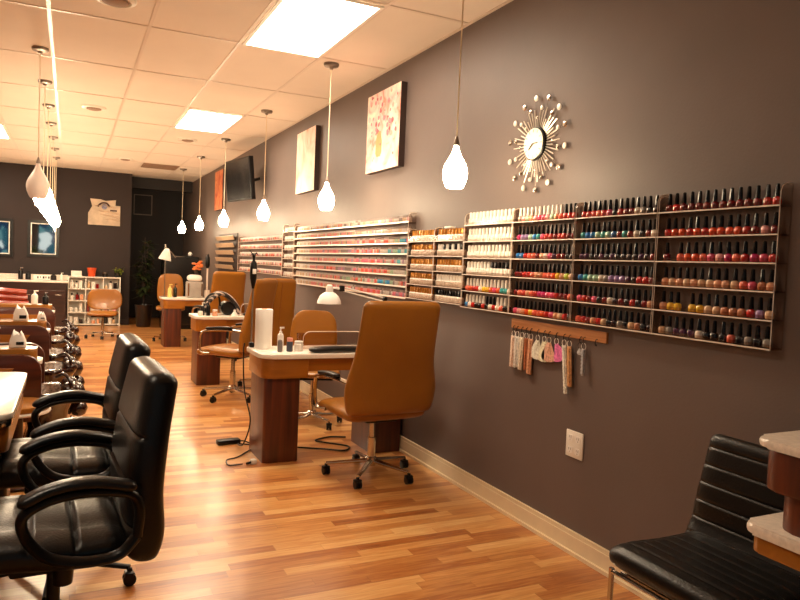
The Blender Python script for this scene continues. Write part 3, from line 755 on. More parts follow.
def guard(x, y, w, h, label, z=DT):
    t = thing('sneeze_guard', label, 'screen', (x, y, z))
    pts = rrect(-w/2, w/2, 0, h, (.004, .004, .05, .05))
    obj('clear_panel', prism(new(), pts, -.002, .002, 'Y'), M['acrylic'], t, 0)
    e = [(px, 0, max(pz, .004)) for px, pz in pts]
    e = [(-w/2, 0, .004), (-w/2, 0, h-.05)]+[(-w/2+.05-.05*math.cos(PI/2*i/5), 0, h-.05+.05*math.sin(PI/2*i/5)) for i in range(6)]+[(w/2-.05+.05*math.sin(PI/2*i/5), 0, h-.05+.05*math.cos(PI/2*i/5)) for i in range(6)]+[(w/2, 0, .004)]
    obj('panel_edge', tube(new(), e, .0032, 5, sm=0), M['acrylic_edge'], t); return t  # lit rim of the clear panel, painted as a pale tube
guard(1.75, 4.72, .46, .125, 'low clear acrylic guard with rounded corners on nearest desk')
guard(1.92, 7.62, .40, .13, 'low clear acrylic guard on the middle right desk')
# electric file on a slim post
t = thing('gooseneck_stand', 'slim dark post with black bulky head beside paper roll', 'lamp', (1.178, 4.86, DT))
obj('clamp', bx(-.015, .018, -.02, .02, 0, .035, bev=.004), M['blackplastic'], t)
obj('post', lathe(new(), [(.007, .03), (.006, .47)], 10), M['steel'], t)
obj('head', lathe(new(), [(.008, .42), (.015, .45), (.024, .49), (.026, .56), (.023, .60), (.010, .62), (.010, .64), (.014, .65)], 18), M['blackplastic'], t)
obj('head_label', bx(-.013, .013, -.029, -.0255, .525, .56, bev=.002), M['paper'], t)
b = new(); random.seed(5)
for k in range(5): tube(b, [(0, 0, .64), (.015*math.cos(k*1.3), .015*math.sin(k*1.3), .67), (.03*math.cos(k*1.3), .03*math.sin(k*1.3), .66+.015*(k % 3))], .004, 6)
obj('flexible_tubes', b, M['blackplastic'], t)
# white desk lamp clamped at desk's wall end
t = thing('desk_lamp', 'white dome desk lamp on horizontal arm above nearest right desk', 'desk lamp', (2.15, 4.72, DT))
obj('clamp', bx(-.02, .02, -.02, .02, 0, .03, bev=.004), M['blackplastic'], t)
obj('post', lathe(new(), [(.009, .03), (.009, .36)], 10), M['steel'], t)
b = new()
for dz in (.0, .028): tube(b, [(-.02, 0, .365+dz-.01), (-.34, 0, .435+dz-.01)], .0055, 8, sm=0)
obj('arm', b, M['lampwhite'], t)
obj('joint', lathe(new(), [(.014, -.016), (.018, -.012), (.018, .012), (.014, .016)], 16, c=(0, 0, .37), axis='Y'), M['blackplastic'], t)
obj('elbow', bx(-.37, -.33, -.012, .012, .42, .465, bev=.005), M['blackplastic'], t)
SH = [(.088, .33), (.084, .352), (.068, .385), (.046, .405), (.028, .415), (.026, .44), (.022, .462), (.012, .47)]
obj('lamp_shade', lathe(new(), SH+[(.004, .466), (.03, .40), (.08, .335)], 28, c=(-.445, 0, 0), cap=False), M['lampwhite'], t)
obj('shade_arm', tube(new(), [(-.35, 0, .44), (-.42, 0, .445)], .008, 8, sm=0), M['lampwhite'], t)
# far desk lamp with tall pole
t = thing('desk_lamp', 'white cone desk lamp on a tall thin pole, far desk', 'desk lamp', (1.305, 10.98, DT))
obj('base', lathe(new(), [(.05, 0), (.05, .012), (.01, .016)], 20), M['steel'], t)
obj('pole', lathe(new(), [(.007, .014), (.006, .66)], 8), M['steel'], t)
b = lathe(new(), [(.095, 0), (.09, .02), (.06, .11), (.035, .17), (.02, .18)], 24, c=(0, 0, 0)); bmesh.ops.rotate(b, verts=b.verts, cent=(0, 0, .1), matrix=Matrix.Rotation(.2, 3, 'Y')); bmesh.ops.translate(b, verts=b.verts, vec=(.01, 0, .56))
obj('lamp_shade', b, M['lampwhite'], t)
b = new()
for s in (-.02, .02): tube(b, [(.0, s, .76), (.09, s, .68), (.15, s, .60)], .004, 6, sm=0)
tube(b, [(0, 0, .65), (0, 0, .8)], .012, 8, sm=0)
obj('arm', b, M['steel'], t)
# middle desk items
M['stripe'] = m_, nt, out = new_mat('striped_cloth'); M['stripe'] = m_
p = nt.nodes.new('ShaderNodeBsdfPrincipled'); nt.links.new(p.outputs[0], out.inputs[0]); p.inputs['Roughness'].default_value = .8
tc = nt.nodes.new('ShaderNodeTexCoord'); wv = nt.nodes.new('ShaderNodeTexWave'); wv.inputs['Scale'].default_value = 8; wv.bands_direction = 'DIAGONAL'; wv.inputs['Distortion'].default_value = .6
rr = nt.nodes.new('ShaderNodeValToRGB'); rr.color_ramp.elements[0].position = .6; rr.color_ramp.elements[0].color = (*srgb((48, 40, 40)), 1); rr.color_ramp.elements[1].position = .75; rr.color_ramp.elements[1].color = (*srgb((180, 160, 146)), 1)
nt.links.new(tc.outputs['Object'], wv.inputs['Vector']); nt.links.new(wv.outputs['Fac'], rr.inputs[0]); nt.links.new(rr.outputs[0], p.inputs['Base Color'])
t = thing('striped_bag', 'dark bag of striped cloth on the middle right desk', 'bag', (1.52, 7.72, DT))
b = new(); n = 14
sweep(b, [(-.19, .02), (-.15, .14), (-.03, .235), (.08, .2), (.16, .10), (.19, .01)], lambda u: .22, lambda u: .05, N=18, ring=20, ex=4, endr=.03)
bmesh.ops.rotate(b, verts=b.verts, cent=(0, 0, 0), matrix=Matrix.Rotation(-PI/2, 3, 'Z'))
obj('cloth_body', b, M['stripe'], t, 60)
obj('inner_roll', lathe(new(), [(.06, -.1), (.075, -.08), (.075, .08), (.06, .1)], 20, c=(.06, 0, .076), axis='Y'), M['blackplastic'], t)
obj('handle', tube(new(), [(-.2, -.05, .01), (-.19, -.06, .14), (-.12, -.06, .23), (-.04, -.06, .2), (-.02, -.06, .1)], .012, 8), M['blackplastic'], t)
pump(1.30, 7.6, .14, M['pot'], 'dark bottle with white pump at middle desk left end')
pump(1.355, 7.56, .16, M['blackplastic'], 'black pump bottle on middle desk in front of bag', capm=M['blackplastic'])
jar(1.27, 7.54, .05, .026, M['wbot'], M['cap_w'], 'small white tub at left end of middle desk')
jar(1.42, 7.53, .07, .028, M['pol_n'], M['cap_w'], 'peach jar on middle desk before the striped bag')
t = tagp(obj('hand_rest', sweep(new(), [(-.2, .02), (0, .026), (.2, .02)], lambda u: .095, lambda u: .038, N=12, ex=3, endr=.04), M['black']), 'long black padded hand rest on middle right desk', 'hand rest')
t.location = (1.92, 7.52, DT); t.rotation_euler = (0, 0, PI/2)
t = thing('nail_dryer', 'small white dome on the middle desk near guard', 'nail dryer', (1.63, 7.52, DT))
obj('dome', lathe(new(), [(.04, 0), (.038, .012), (.022, .035), (.012, .05), (.012, .07)], 20), M['lampwhite'], t)
# far desk items
pump(1.37, 10.87, .2, pmat('yellow_lotion', (236, 216, 130), .3), 'pale yellow bottle on farthest desk', r=.032, capm=pmat('yellow_cap', (226, 206, 120), .3))
pump(1.45, 10.9, .21, pmat('green_dark_bottle', (30, 34, 22), .2), 'dark green bottle beside yellow bottle, farthest desk', r=.028, capm=M['blackplastic'])
t = thing('wax_warmer', 'grey box with white domed lid on farthest desk', 'wax warmer', (1.74, 10.95, DT))
obj('housing', bx(-.12, .12, -.09, .09, 0, .25, bev=.02), pmat('pale_grey_box', (170, 160, 150), .4), t)
obj('lid', sweep(new(), [(-.09, .27), (0, .31), (.09, .27)], lambda u: .22, lambda u: .09, N=10, ex=3, endr=.06), M['lampwhite'], t)
b = new()
for dx in (-.1, .1): box(b, dx-.01, dx+.01, -.1, -.09, .03, .22)
obj('handles', b, M['chrome'], t)
t = thing('tissue_flowers', 'orange and white bouquet on top of grey box, far desk', 'flowers', (1.78, 10.98, DT+.42))
b = new(); random.seed(9)
for k in range(14): lathe(b, [(.008, -.012), (.028, -.006), (.034, .01), (.016, .018)], 8, c=(random.uniform(-.07, .07), random.uniform(-.04, .04), random.uniform(0.0, .15)))
obj('blossoms', b, pmat('orange_petals', (232, 130, 70), .5, var=.3, scale=30), t)
obj('holder', lathe(new(), [(.03, -.06), (.05, 0)], 12), M['pot'], t)
t = thing('cleaning_brush', 'tall dark brush with pale handle at farthest desk right end', 'brush', (1.93, 10.95, DT))
obj('cup', lathe(new(), [(.04, 0), (.045, .12)], 16), M['acrylic_edge'], t)
obj('handle', tube(new(), [(0, 0, .02), (.0, 0, .5)], .014, 8, sm=0), M['acrylic_edge'], t)
obj('bristles', lathe(new(), [(.02, .46), (.035, .5), (.035, .62), (.012, .68)], 12), M['blackplastic'], t)

# ------------------------------------------------------------------ cables on the floor
def cable(name, pts, r, mat, label): return tagp(obj(name, tube(new(), pts, r, 6, sm=8), mat), label, 'cable')
cable('power_cable', [(1.14, 4.90, .77), (1.13, 4.88, .70), (1.13, 4.82, .45), (1.15, 4.70, .25), (1.13, 4.8, .06), (1.14, 5.0, .012), (1.24, 4.92, .008), (1.12, 4.74, .008), (1.05, 4.66, .008), (.98, 4.62, .008), (.97, 4.5, .008), (1.06, 4.5, .008)], .005, M['blackplastic'], 'black cable running down desk side and looping on floor')
t = thing('power_strip', 'black power adapter block on floor left of nearest desk', 'power adapter', (1.08, 5.06, 0), .1)
obj('block', bx(-.085, .085, -.035, .035, .001, .035, bev=.008), M['blackplastic'], t)
obj('lead', tube(new(), [(.08, 0, .015), (.12, .0, .01), (.14, -.05, .008)], .005, 6), M['blackplastic'], t)
t = thing('cable_plug', 'white plug lying on the floor at cable loop end', 'plug', (1.13, 4.5, 0), .3)
obj('plug_body', bx(-.018, .02, -.02, .02, .001, .036, bev=.008), M['white'], t); obj('plug_tail', tube(new(), [(-.015, 0, .015), (-.05, 0, .012)], .009, 8, sm=0), M['blackplastic'], t)
cable('floor_cable', [(1.46, 4.84, .008), (1.56, 4.78, .008), (1.70, 4.70, .008), (1.83, 4.62, .008), (1.9, 4.72, .008), (1.78, 4.86, .008), (1.72, 4.95, .008), (1.86, 5.02, .008), (1.98, 4.98, .008)], .006, M['blackplastic'], 'black cable curling on floor between the nearest desk columns')

# ------------------------------------------------------------------ black chairs (face -X)
def black_chair(loc, rz, label, a0=.6):
    t = thing('armchair', label, 'chair', loc, rz, 'black leather office armchairs')
    star_base(t, .3, .1, M['blackplastic'], a0, M['blackplastic'], .425)
    b = new(); box(b, -.12, .12, -.14, .12, .42, .46, bev=.01); tube(b, [(.1, .05, .435), (.22, .05, .43)], .008, 6, sm=0)
    for s in (-.16, .16): lathe(b, [(.026, .335), (.028, .36), (.03, .39)], 14, c=(s*.9, -.02, .065))
    obj('tilt_mechanism', b, M['blackplastic'], t)
    def dseat(x, u, s):
        if s < 0: return 0
        g = 0
        for q in (.28, .52, .76): g += .014*math.exp(-((u-q)/.013)**2)
        g += .007*math.exp(-((x-.12)/.012)**2)+.007*math.exp(-((x+.12)/.012)**2)
        return -g+.006*math.sin(u*PI)
    b = sweep(new(), [(-.19, .51), (-.05, .505), (.12, .52), (.24, .512), (.31, .475)], lambda u: .50-.03*u, lambda u: .105, N=60, ring=72, ex=5, endr=.06, disp=dseat)
    obj('seat', b, M['black'], t, 60)
    def dback(x, u, s):
        if s > 0: return 0      # outer side plain
        g = 0
        for q in (.2, .42, .66): g += .015*math.exp(-((u-q)/.010)**2)
        if u < .66: g += .008*math.exp(-((x-.11)/.012)**2)+.008*math.exp(-((x+.11)/.012)**2)
        return -g+.004*math.sin(u*PI)
    b = sweep(new(), [(-.215, .455), (-.24, .53), (-.235, .66), (-.25, .82), (-.268, .93), (-.285, 1.02)], lambda u: .46+.05*math.sin(PI*u)-.04*u, lambda u: .12-.015*u, N=70, ring=72, ex=8, endr=.035, disp=dback)
    obj('backrest', b, M['black'], t, 60)
    for s in (-1, 1):
        x = s*.27
        pts = [(x, -.205, .56), (x, -.21, .64), (x+s*.005, -.18, .69), (x+s*.01, -.08, .708), (x+s*.012, .02, .698), (x+s*.01, .085, .66), (x+s*.005, .08, .60), (x, .035, .54), (x, -.02, .515), (x, -.09, .505), (x, -.16, .515), (x, -.205, .56)]
        fr = obj('armrest', tube(new(), pts, .02, 12, sm=6, flat=(.022, .015)), M['blackplastic'], t)
        obj('arm_pad', sweep(new(), [(-.20, .71), (-.08, .735), (.02, .725), (.10, .69)], lambda u: .062, lambda u: .03, N=14, ring=20, ex=3, endr=.025), M['black'], fr).location = (x+s*.01, 0, 0)
    return t
black_chair((-.03, 2.33, 0), PI/2+.05, 'black padded armchair nearest the camera at left', .35)
black_chair((-.03, 3.10, 0), PI/2+.03, 'black padded armchair behind the nearest one at left', .5)

# ------------------------------------------------------------------ black ribbed chair on chrome sled frame, by the wall
t = thing('ribbed_chair', 'black ribbed armless chair with thin chrome frame against wall', 'chair', (1.86, 1.45, 0), PI/2)
ribs = lambda x, u, s: (-.0035*(math.exp(-((((u*9) % 1)-.5)/.09)**2)))
b = sweep(new(), [(-.20, .455), (0, .45), (.17, .455), (.245, .44)], lambda u: .50, lambda u: .075, N=90, ring=48, ex=10, endr=.035, disp=lambda x, u, s: ribs(x, u, s) if s > 0 else 0)
obj('seat', b, M['black'], t, 60)
b = sweep(new(), [(-.145, .44), (-.175, .52), (-.185, .62), (-.215, .83)], lambda u: .55-.08*u, lambda u: .05, N=80, ring=40, ex=10, endr=.03, disp=lambda x, u, s: -.006*(math.exp(-((((u*6.3) % 1)-.5)/.06)**2)))
obj('backrest', b, M['black'], t, 60)
for s in (-1, 1):
    x = s*.225
    obj('leg', tube(new(), [(x, .235, .41), (x, .235, .012), (x, .2, .010), (x, -.2, .010), (x, -.235, .012), (x, -.18, .41)], .009, 8, sm=0), M['chrome'], t)
for yy, zz in ((.235, .40), (.19, .385), (-.17, .40)): obj('frame_bar', tube(new(), [(-.225, yy, zz), (.225, yy, zz)], .008, 8, sm=0), M['chrome'], t)

# reception desk bottom right
t = thing('reception_desk', 'two-level wooden desk with speckled stone tops, right corner', 'desk', (1.6, 1.17, 0))
obj('lower_top', prism(new(), rrect(-.01, .60, -1.4, .02, (.02, .02, .02, .035)), .722, .75, 'Z', .01), M['marble'], t)
obj('lower_apron', prism(new(), rrect(.005, .60, -1.38, .005, (.02, .02, .02, .03)), .675, .724, 'Z', .004), M['capron'], t)
obj('lower_body', prism(new(), rrect(.06, .60, -1.38, -.2, .02), .0, .665, 'Z', .004), M['redwood'], t)
obj('riser_column', prism(new(), rrect(.02, .58, -1.36, -.05, (.02, .02, .02, .05)), .75, .86, 'Z', .004), M['redwood'], t)
obj('upper_cabinet', prism(new(), rrect(-.01, .60, -1.38, -.02, (.02, .02, .02, .05)), .85, .955, 'Z', .006), M['redwood'], t)
obj('upper_top', prism(new(), rrect(-.022, .62, -1.4, .0, (.02, .02, .02, .05)), .955, .978, 'Z', .009), M['marble'], t)

# ------------------------------------------------------------------ left side desks
def left_desk(y0, y1, xr, label):
    t = thing('manicure_table', label, 'table', (xr, y0, 0), group='white manicure tables at the left edge')
    D = y1-y0
    obj('tabletop', prism(new(), rrect(-1.1, 0, 0, D, (.02, .06, .06, .02)), .728, .752, 'Z', .006), M['stone'], t)
    obj('top_edge', prism(new(), rrect(-1.1, -.003, .003, D-.003, (.02, .06, .06, .02)), .70, .728, 'Z', .002), M['chrome'], t)
    obj('apron', prism(new(), rrect(-1.08, -.015, .015, D-.015, (.02, .055, .055, .02)), .60, .70, 'Z', .003), M['capron'], t)
    obj('column', prism(new(), rrect(-.30, -.05, D-.5 if D < 1.05 else D-.2, D-.28 if D < 1.05 else D-.03, .02), 0, .60, 'Z', .003), M['darkwood'], t)
    obj('column', prism(new(), rrect(-1.06, -.88, .08, D-.1, .02), 0, .60, 'Z', .003), M['darkwood'], t)
    return t
left_desk(2.92, 3.95, -.185, 'white-topped table with chrome-rimmed rounded corner at left edge')
left_desk(1.75, 2.88, -.235, 'nearer white-topped table barely seen at the left edge')
# round stool between table and pedicure row
t = thing('stool', 'round tan stool with pale rim behind white left table', 'stool', (-.26, 4.5, 0))
obj('cushion', lathe(new(), [(.10, .445), (.165, .447), (.172, .46), (.170, .478), (.155, .486), (.08, .49), (.01, .49)], 32), M['caramel'], t)
obj('rim', lathe(new(), [(.1, .425), (.168, .427), (.175, .436), (.172, .447), (.1, .446)], 32), M['white'], t)
obj('pedestal', lathe(new(), [(.14, 0), (.15, .015), (.04, .05), (.03, .2), (.03, .425)], 24), M['darkwood'], t)

# ------------------------------------------------------------------ pedicure row
def spa_chair(y, label):
    t = thing('pedicure_chair', label, 'pedicure chair', (-.15, y, 0), group='pedicure chairs with brown shell panels')
    def panel(yy, th, nm):
        b = prism(new(), rrect(-1.5, 0, .30, .72, (.03, .05, .10, .1), 8), yy, yy+th, 'Y', .012)
        pn = obj(nm, b, M['shellwood'], t)
        b = prism(new(), [(-1.3, .50), (-.24, .50), (-.15, .64), (-1.3, .66)], yy-.006, yy, 'Y', .002)
        obj('inset_panel', b, M['capron'], pn, 0)
        b = prism(new(), rrect(-1.49, -.005, yy+.0, yy+th+.10, .03), .716, .735, 'Z', .006); 
        return pn
    panel(0, .05, 'side_panel'); panel(.62, .05, 'side_panel')
    obj('arm_cushion', prism(new(), rrect(-1.2, -.03, .055, .26, (.02, .04, .06, .02)), .675, .75, 'Z', .02), M['caramel'], t)
    obj('arm_trim', prism(new(), rrect(-.35, .0, .055, .275, (.02, .05, .06, .02)), .65, .675, 'Z', .008), M['white'], t)
    obj('seat_cushion', prism(new(), rrect(-1.4, -.26, .2, .6, .05), .40, .54, 'Z', .03), M['caramel'], t)
    b = sweep(new(), [(0, .5), (.1, .8), (.22, 1.05)], lambda u: .5, lambda u: .14, N=14, endr=.08); bmesh.ops.rotate(b, verts=b.verts, cent=(0, 0, 0), matrix=Matrix.Rotation(PI/2, 3, 'Z')); bmesh.ops.translate(b, verts=b.verts, vec=(-1.3, .36, 0))
    obj('backrest', b, M['caramel'], t, 50)
    obj('base', prism(new(), rrect(-1.45, -.24, .055, .615, .04), 0, .36, 'Z', .04), M['burg'], t)
    return t
for y, lb in ((4.80, 'nearest pedicure chair, brown curved side panel with tan inset at left'), (6.68, 'middle pedicure chair, brown curved panel beneath white towels'), (8.78, 'farthest pedicure chair, brown panel with tan rim near white shelf')):
    spa_chair(y, lb)
def spa_tub(y, label, sx=1.0):
    t = thing('pedicure_tub', label, 'foot basin', (-.12, y, 0), group='burgundy foot basins in a row')
    b = lathe(new(), [(.20, .0), (.24, .03), (.20, .12), (.17, .2), (.20, .32), (.25, .40), (.262, .43), (.25, .45), (.21, .45)], 36, cap=False)
    for v in b.verts:
        v.co.x *= .74; a = math.atan2(v.co.y, v.co.x); k = 1+.035*math.cos(a*8); v.co.x *= k; v.co.y *= k
    obj('pedestal_body', b, M['burg'], t, 60)
    b = lathe(new(), [(.215, .44), (.222, .447), (.212, .45), (.19, .44), (.16, .36), (.05, .32), (.005, .32)], 36, cap=False)
    for v in b.verts: v.co.x *= .74
    obj('crystal_bowl', b, M['crystal'], t, 50)
    b = new()
    for (x, yy, z, r) in ((.13, -.12, .45, .06), (.165, .0, .42, .07), (.13, .12, .45, .06), (.19, .03, .3, .06)):
        lathe(b, [(r*.25, -r*.95), (r*.75, -r*.66), (r, 0), (r*.75, r*.66), (r*.25, r*.95)], 14, c=(x, yy, z))
    tube(b, [(.12, -.14, .40), (.14, -.16, .5), (.10, -.12, .56), (.05, -.08, .54)], .012, 8)
    obj('jet_controls', b, M['burg'], t, 60)
    return t
for y, lb in ((5.13, 'glossy burgundy foot basin nearest the camera'), (6.15, 'burgundy foot basin second nearest in the left row'), (7.015, 'burgundy foot basin third in the left row'), (8.15, 'burgundy foot basin fourth in the left row'), (9.115, 'burgundy foot basin farthest in the left row')):
    spa_tub(y, lb)
# towels and bottles on the pedicure row
def towel(x, y, z, label, s=1.0):
    t = thing('folded_towel', label, 'towel', (x, y, z))
    b = prism(new(), [(-.06*s, 0), (.06*s, 0), (.055*s, .05*s), (.035*s, .10*s), (.02*s, .13*s), (-.0*s, .07*s), (-.03*s, .14*s), (-.055*s, .06*s)], -.05, .05, 'Y', .012)
    obj('cloth', b, M['paper'], t, 50)
    obj('tie', bx(-.01*s, .045*s, -.056, -.05, .02, .05*s, bev=.003), M['blackplastic'], t); return t
towel(-.38, 6.84, .751, 'white folded towel with black tie on middle pedicure panel', 1.0)
towel(-.29, 4.96, .751, 'white folded towel with dark tie on nearest pedicure panel', .8)
towel(-.22, 6.84, .751, 'small white folded towel at right of middle panel', .6)
pump(-.36, 8.9, .16, M['wbot'], 'white pump bottle on the farthest pedicure panel', z=.751, r=.035)
pump(-.25, 8.9, .13, M['blackplastic'], 'black bottle beside white pump bottle, farthest pedicure panel', z=.751, r=.035, capm=M['blackplastic'])
pump(-.42, 4.94, .13, M['wbot'], 'white bottle on the nearest pedicure panel at photo edge', z=.751, r=.03)
# red ribbed recliner at the back of the row
t = thing('recliner', 'glossy red recliner with horizontal ribs behind pedicure chairs', 'armchair', (-.46, 10.9, 0), PI/2)
b = prism(new(), rrect(-.4, .45, .0, 1.3, .08), .0, .38, 'Z', .04); obj('base', b, M['burg'], t)
b = new()
for k in range(6): tube(b, [(-.42, -.0+.012*k, .42+.075*k), (-.44+.0*k, .5, .44+.075*k), (-.42, 1.25, .42+.07*k)], .045, 10, sm=5)
obj('ribbed_upholstery', b, M['red'], t)

# ------------------------------------------------------------------ far wall
t = thing('vanity_counter', 'dark cabinet counter with white top along the far wall', 'counter', (-.03, FY-.003, 0))
obj('cabinet', bx(-2.6, -.02, -.48, 0, 0, .80, bev=.004), M['darkwood'], t, 0)
obj('countertop', bx(-2.62, 0, -.52, 0, .80, .835, bev=.006), M['stone'], t)
obj('backsplash', bx(-2.62, 0, -.02, 0, .835, .93, bev=.003), M['marble'], t, 0)
for k in range(5):
    d = obj('door', bx(-.5-.5*k, -.04-.5*k, -.495, -.48, .06, .66, bev=.004), M['darkwood'], t, 0)
    obj('handle', tube(new(), [(-.1-.5*k, -.51, .58), (-.2-.5*k, -.51, .58)], .006, 6, sm=0), M['steel'], d)
def mirror(x0, x1, z0, z1, label):
    t = thing('wall_mirror', label, 'mirror', ((x0+x1)/2, FY, (z0+z1)/2)); w, h = (x1-x0)/2, (z1-z0)/2
    b = new(); f = .05
    for a in ((-w-f, w+f, h, h+f), (-w-f, w+f, -h-f, -h), (-w-f, -w, -h, h), (w, w+f, -h, h)): box(b, a[0], a[1], -.03, 0, a[2], a[3])
    obj('frame', b, M['blackplastic'], t, 0)
    b = new(); g = .018
    for a in ((-w, w, h-g, h), (-w, w, -h, -h+g), (-w, -w+g, -h+g, h-g), (w-g, w, -h+g, h-g)): box(b, a[0], a[1], -.018, -.0121, a[2], a[3])
    obj('inner_rim', b, M['white'], t, 0)
    obj('mirror_glass', bx(-w, w, -.012, 0, -h, h), M['mirror'], t, 0)
mirror(-.66, -.24, 1.30, 1.87, 'rectangular dark-framed wall mirror right, under the pendant row')
mirror(-1.5, -.99, 1.28, 1.87, 'dark-framed wall mirror cut by the left photo edge')
# mirrored plant near the window behind the camera
def plant(x, y, h, label, leafm, n, spread, potr=.15, poth=.35, llen=.18, cat='plant'):
    t = thing('potted_plant', label, cat, (x, y, 0))
    obj('pot', lathe(new(), [(potr*.75, 0), (potr*.8, .01), (potr, poth*.95), (potr*1.05, poth), (potr*.9, poth), (potr*.85, poth-.03)], 20), M['pot'], t)
    obj('soil', lathe(new(), [(potr*.86, poth-.05), (potr*.86, poth-.03)], 16), M['soil'], t)
    b = new(); lf = new(); rnd = random.Random(int(abs(x*100)+n))
    for k in range(7):
        a = rnd.uniform(0, 2*PI); hh = h*rnd.uniform(.7, 1); sx, sy = spread*math.cos(a)*rnd.random(), spread*math.sin(a)*rnd.random()
        pts = [(0, 0, poth-.04), (sx*.4, sy*.4, poth+(hh-poth)*.5), (sx, sy, hh)]
        tube(b, pts, .008, 5, sm=4)
        P = smoothpath(pts, 8)
        for q in range(n//7):
            u = rnd.uniform(.25, 1); p = P[min(len(P)-1, int(u*(len(P)-1)))]
            aa = rnd.uniform(0, 2*PI); L_ = llen*rnd.uniform(.6, 1.2); d = Vector((math.cos(aa), math.sin(aa), rnd.uniform(-.8, .4))).normalized(); s = d.cross(Vector((0, 0, 1))).normalized()*L_*.2
            up = Vector((0, 0, .01))
            v = [lf.verts.new(p), lf.verts.new(p+d*L_*.4+s+up), lf.verts.new(p+d*L_), lf.verts.new(p+d*L_*.4-s+up), lf.verts.new(p+d*L_*.45-up*.5)]
            lf.faces.new((v[0], v[1], v[4])); lf.faces.new((v[1], v[2], v[4])); lf.faces.new((v[2], v[3], v[4])); lf.faces.new((v[3], v[0], v[4]))
    obj('stems', b, M['soil'], t); obj('foliage', lf, leafm, t, 0)
    return t
plant(1.28, 13.9, 1.75, 'tall dark potted plant standing in the corner by recess', M['leaf'], 210, .28, .16, .42, .2)
plant(-1.35, -2.2, 1.75, 'green potted plant by the shop window, seen in mirror', M['leaf_bright'], 280, .45, .2, .5, .3)
# picture of a hand, stepped outline
t = thing('hand_picture', 'cut-out wall picture of a hand wearing a dark ring', 'picture', (.57, FY, 2.15))
outl = [(-.28, -.25), (.28, -.25), (.28, .13), (.19, .13), (.20, .24), (.02, .21), (-.06, .235), (-.25, .24), (-.21, .1), (-.28, -.03)]
obj('panel', prism(new(), outl, -.03, 0, 'Y', .003), pmat('hand_print_ground', (196, 176, 152), .6, var=.2, scale=6), t, 0)
b = new()
for (x0, z0, x1, z1, r) in ((-.1, .02, .26, -.03, .045), (-.06, -.05, .26, -.1, .04), (.0, -.13, .26, -.15, .035), (-.16, .12, .18, .09, .045)):
    tube(b, [(x0, -.032, z0), ((x0+x1)/2, -.034, (z0+z1)/2+.012), (x1, -.032, z1)], r, 10, flat=(r, .004))
obj('fingers', b, pmat('skin_print', (238, 214, 186), .6, var=.1), t, 50)
b = new(); tube(b, [(-.12, -.036, .1), (-.05, -.04, .165), (.04, -.04, .165), (.09, -.036, .1)], .016, 8); box(b, .1, .22, -.036, -.03, .02, .05)
obj('printed_dark_marks', b, pmat('dark_print', (70, 40, 32), .6), t)  # dark shapes printed on the picture panel
obj('ring_print', lathe(new(), [(.045, -.04), (.05, -.036), (.045, -.03)], 16, c=(0, 0, .1), axis='Y'), pmat('stone_print', (120, 118, 140), .4, var=.3, scale=30), t)

# white shelf unit with products
t = thing('shelf_unit', 'white open shelf unit of small products against far wall', 'shelf', (-.03, FY-.001, 0))
b = new(); W = .9
obj('side_panel', bx(0, .02, -.3, 0, 0, .92), M['white'], t, 0); obj('side_panel', bx(W-.02, W, -.3, 0, 0, .92), M['white'], t, 0)
obj('back_panel', bx(.02, W-.02, -.012, 0, 0, .92), M['white'], t, 0)
zs = [.02, .24, .46, .68, .90]
for z in zs: obj('shelf_board', bx(.02, W-.02, -.3, -.012, z, z+.02), M['white'], t, 0)
for k, x in enumerate((.3, .6)): obj('divider', bx(x-.008, x+.008, -.29, -.012, .04, .9), M['white'], t, 0)
random.seed(21)
pk = ['pol_r', 'wbot', 'pol_e', 'wbot', 'pol_P', 'wbot', 'pol_R', 'pol_e', 'wbot', 'pol_k', 'wbot', 'pol_n']
names = {'pol_r': 'red', 'pol_n': 'peach', 'wbot': 'white', 'pol_P': 'light pink', 'pol_R': 'dark red', 'pol_e': 'beige', 'pol_k': 'black', 'pol_c': 'coral', 'pol_S': 'charcoal', 'pol_y': 'yellow'}
for zi, z in enumerate(zs[:4]):
    x = .035; idx = 0
    while x < W-.07:
        w = random.uniform(.022, .034); h = random.uniform(.08, .17)
        if any(abs(x+w-d) < w+.014 for d in (.3, .6)): x += .02; continue
        m = random.choice(pk); kk = random.random()
        lb = '%s product, %s from left on %s level of white shelf unit' % (names[m], ordn[idx], ['lowest', 'second lowest', 'second highest', 'highest'][zi])
        if kk < .45:
            o = obj('product_box', bx(-w, w, -.03, .03, 0, h, bev=.003), M[m], None, 0); tagp(o, lb.replace('product', 'product box'), 'box', 'products on the white shelf unit'); o.location = (x+w-.03, FY-.2, z+.0202)
        else:
            o = thing('product_bottle', lb.replace('product', 'product bottle'), 'bottle', (x+w-.03, FY-.2, z+.0202), 0, 'products on the white shelf unit')
            obj('bottle_body', lathe(new(), [(w*.85, 0), (w, .005), (w, h*.65), (w*.5, h*.75)], 12), M[m], o); obj('cap', lathe(new(), [(w*.5, h*.75), (w*.5, h)], 10), random.choice([M['cap_w'], M['cap_k']]), o)
        x += 2*w+random.uniform(.008, .03); idx += 1
tagp(obj('storage_box', bx(-.09, .09, -.08, .08, 0, .1, bev=.006), M['white'], loc=(.11, FY-.15, .9202)), 'white box on top of the white shelf unit', 'box')
t = thing('orange_pot', 'bright orange pot on top of the white shelf unit', 'pot', (.37, FY-.15, .9202))
obj('pot_body', lathe(new(), [(.055, 0), (.06, .005), (.075, .13), (.082, .135), (.082, .165), (.07, .165), (.065, .14)], 24), M['orange'], t)
obj('soil', lathe(new(), [(.066, .13), (.066, .145)], 16), M['soil'], t)
jar(.60, FY-.15, .09, .05, M['pot'], M['steel'], 'dark jar with steel lid on white shelf unit', z=.9202)
t = thing('trailing_plant', 'small green trailing plant at right end of white shelf', 'plant', (.82, FY-.15, .9202))
obj('pot', lathe(new(), [(.04, 0), (.06, .09)], 16), M['pot'], t)
b = new(); rnd = random.Random(4)
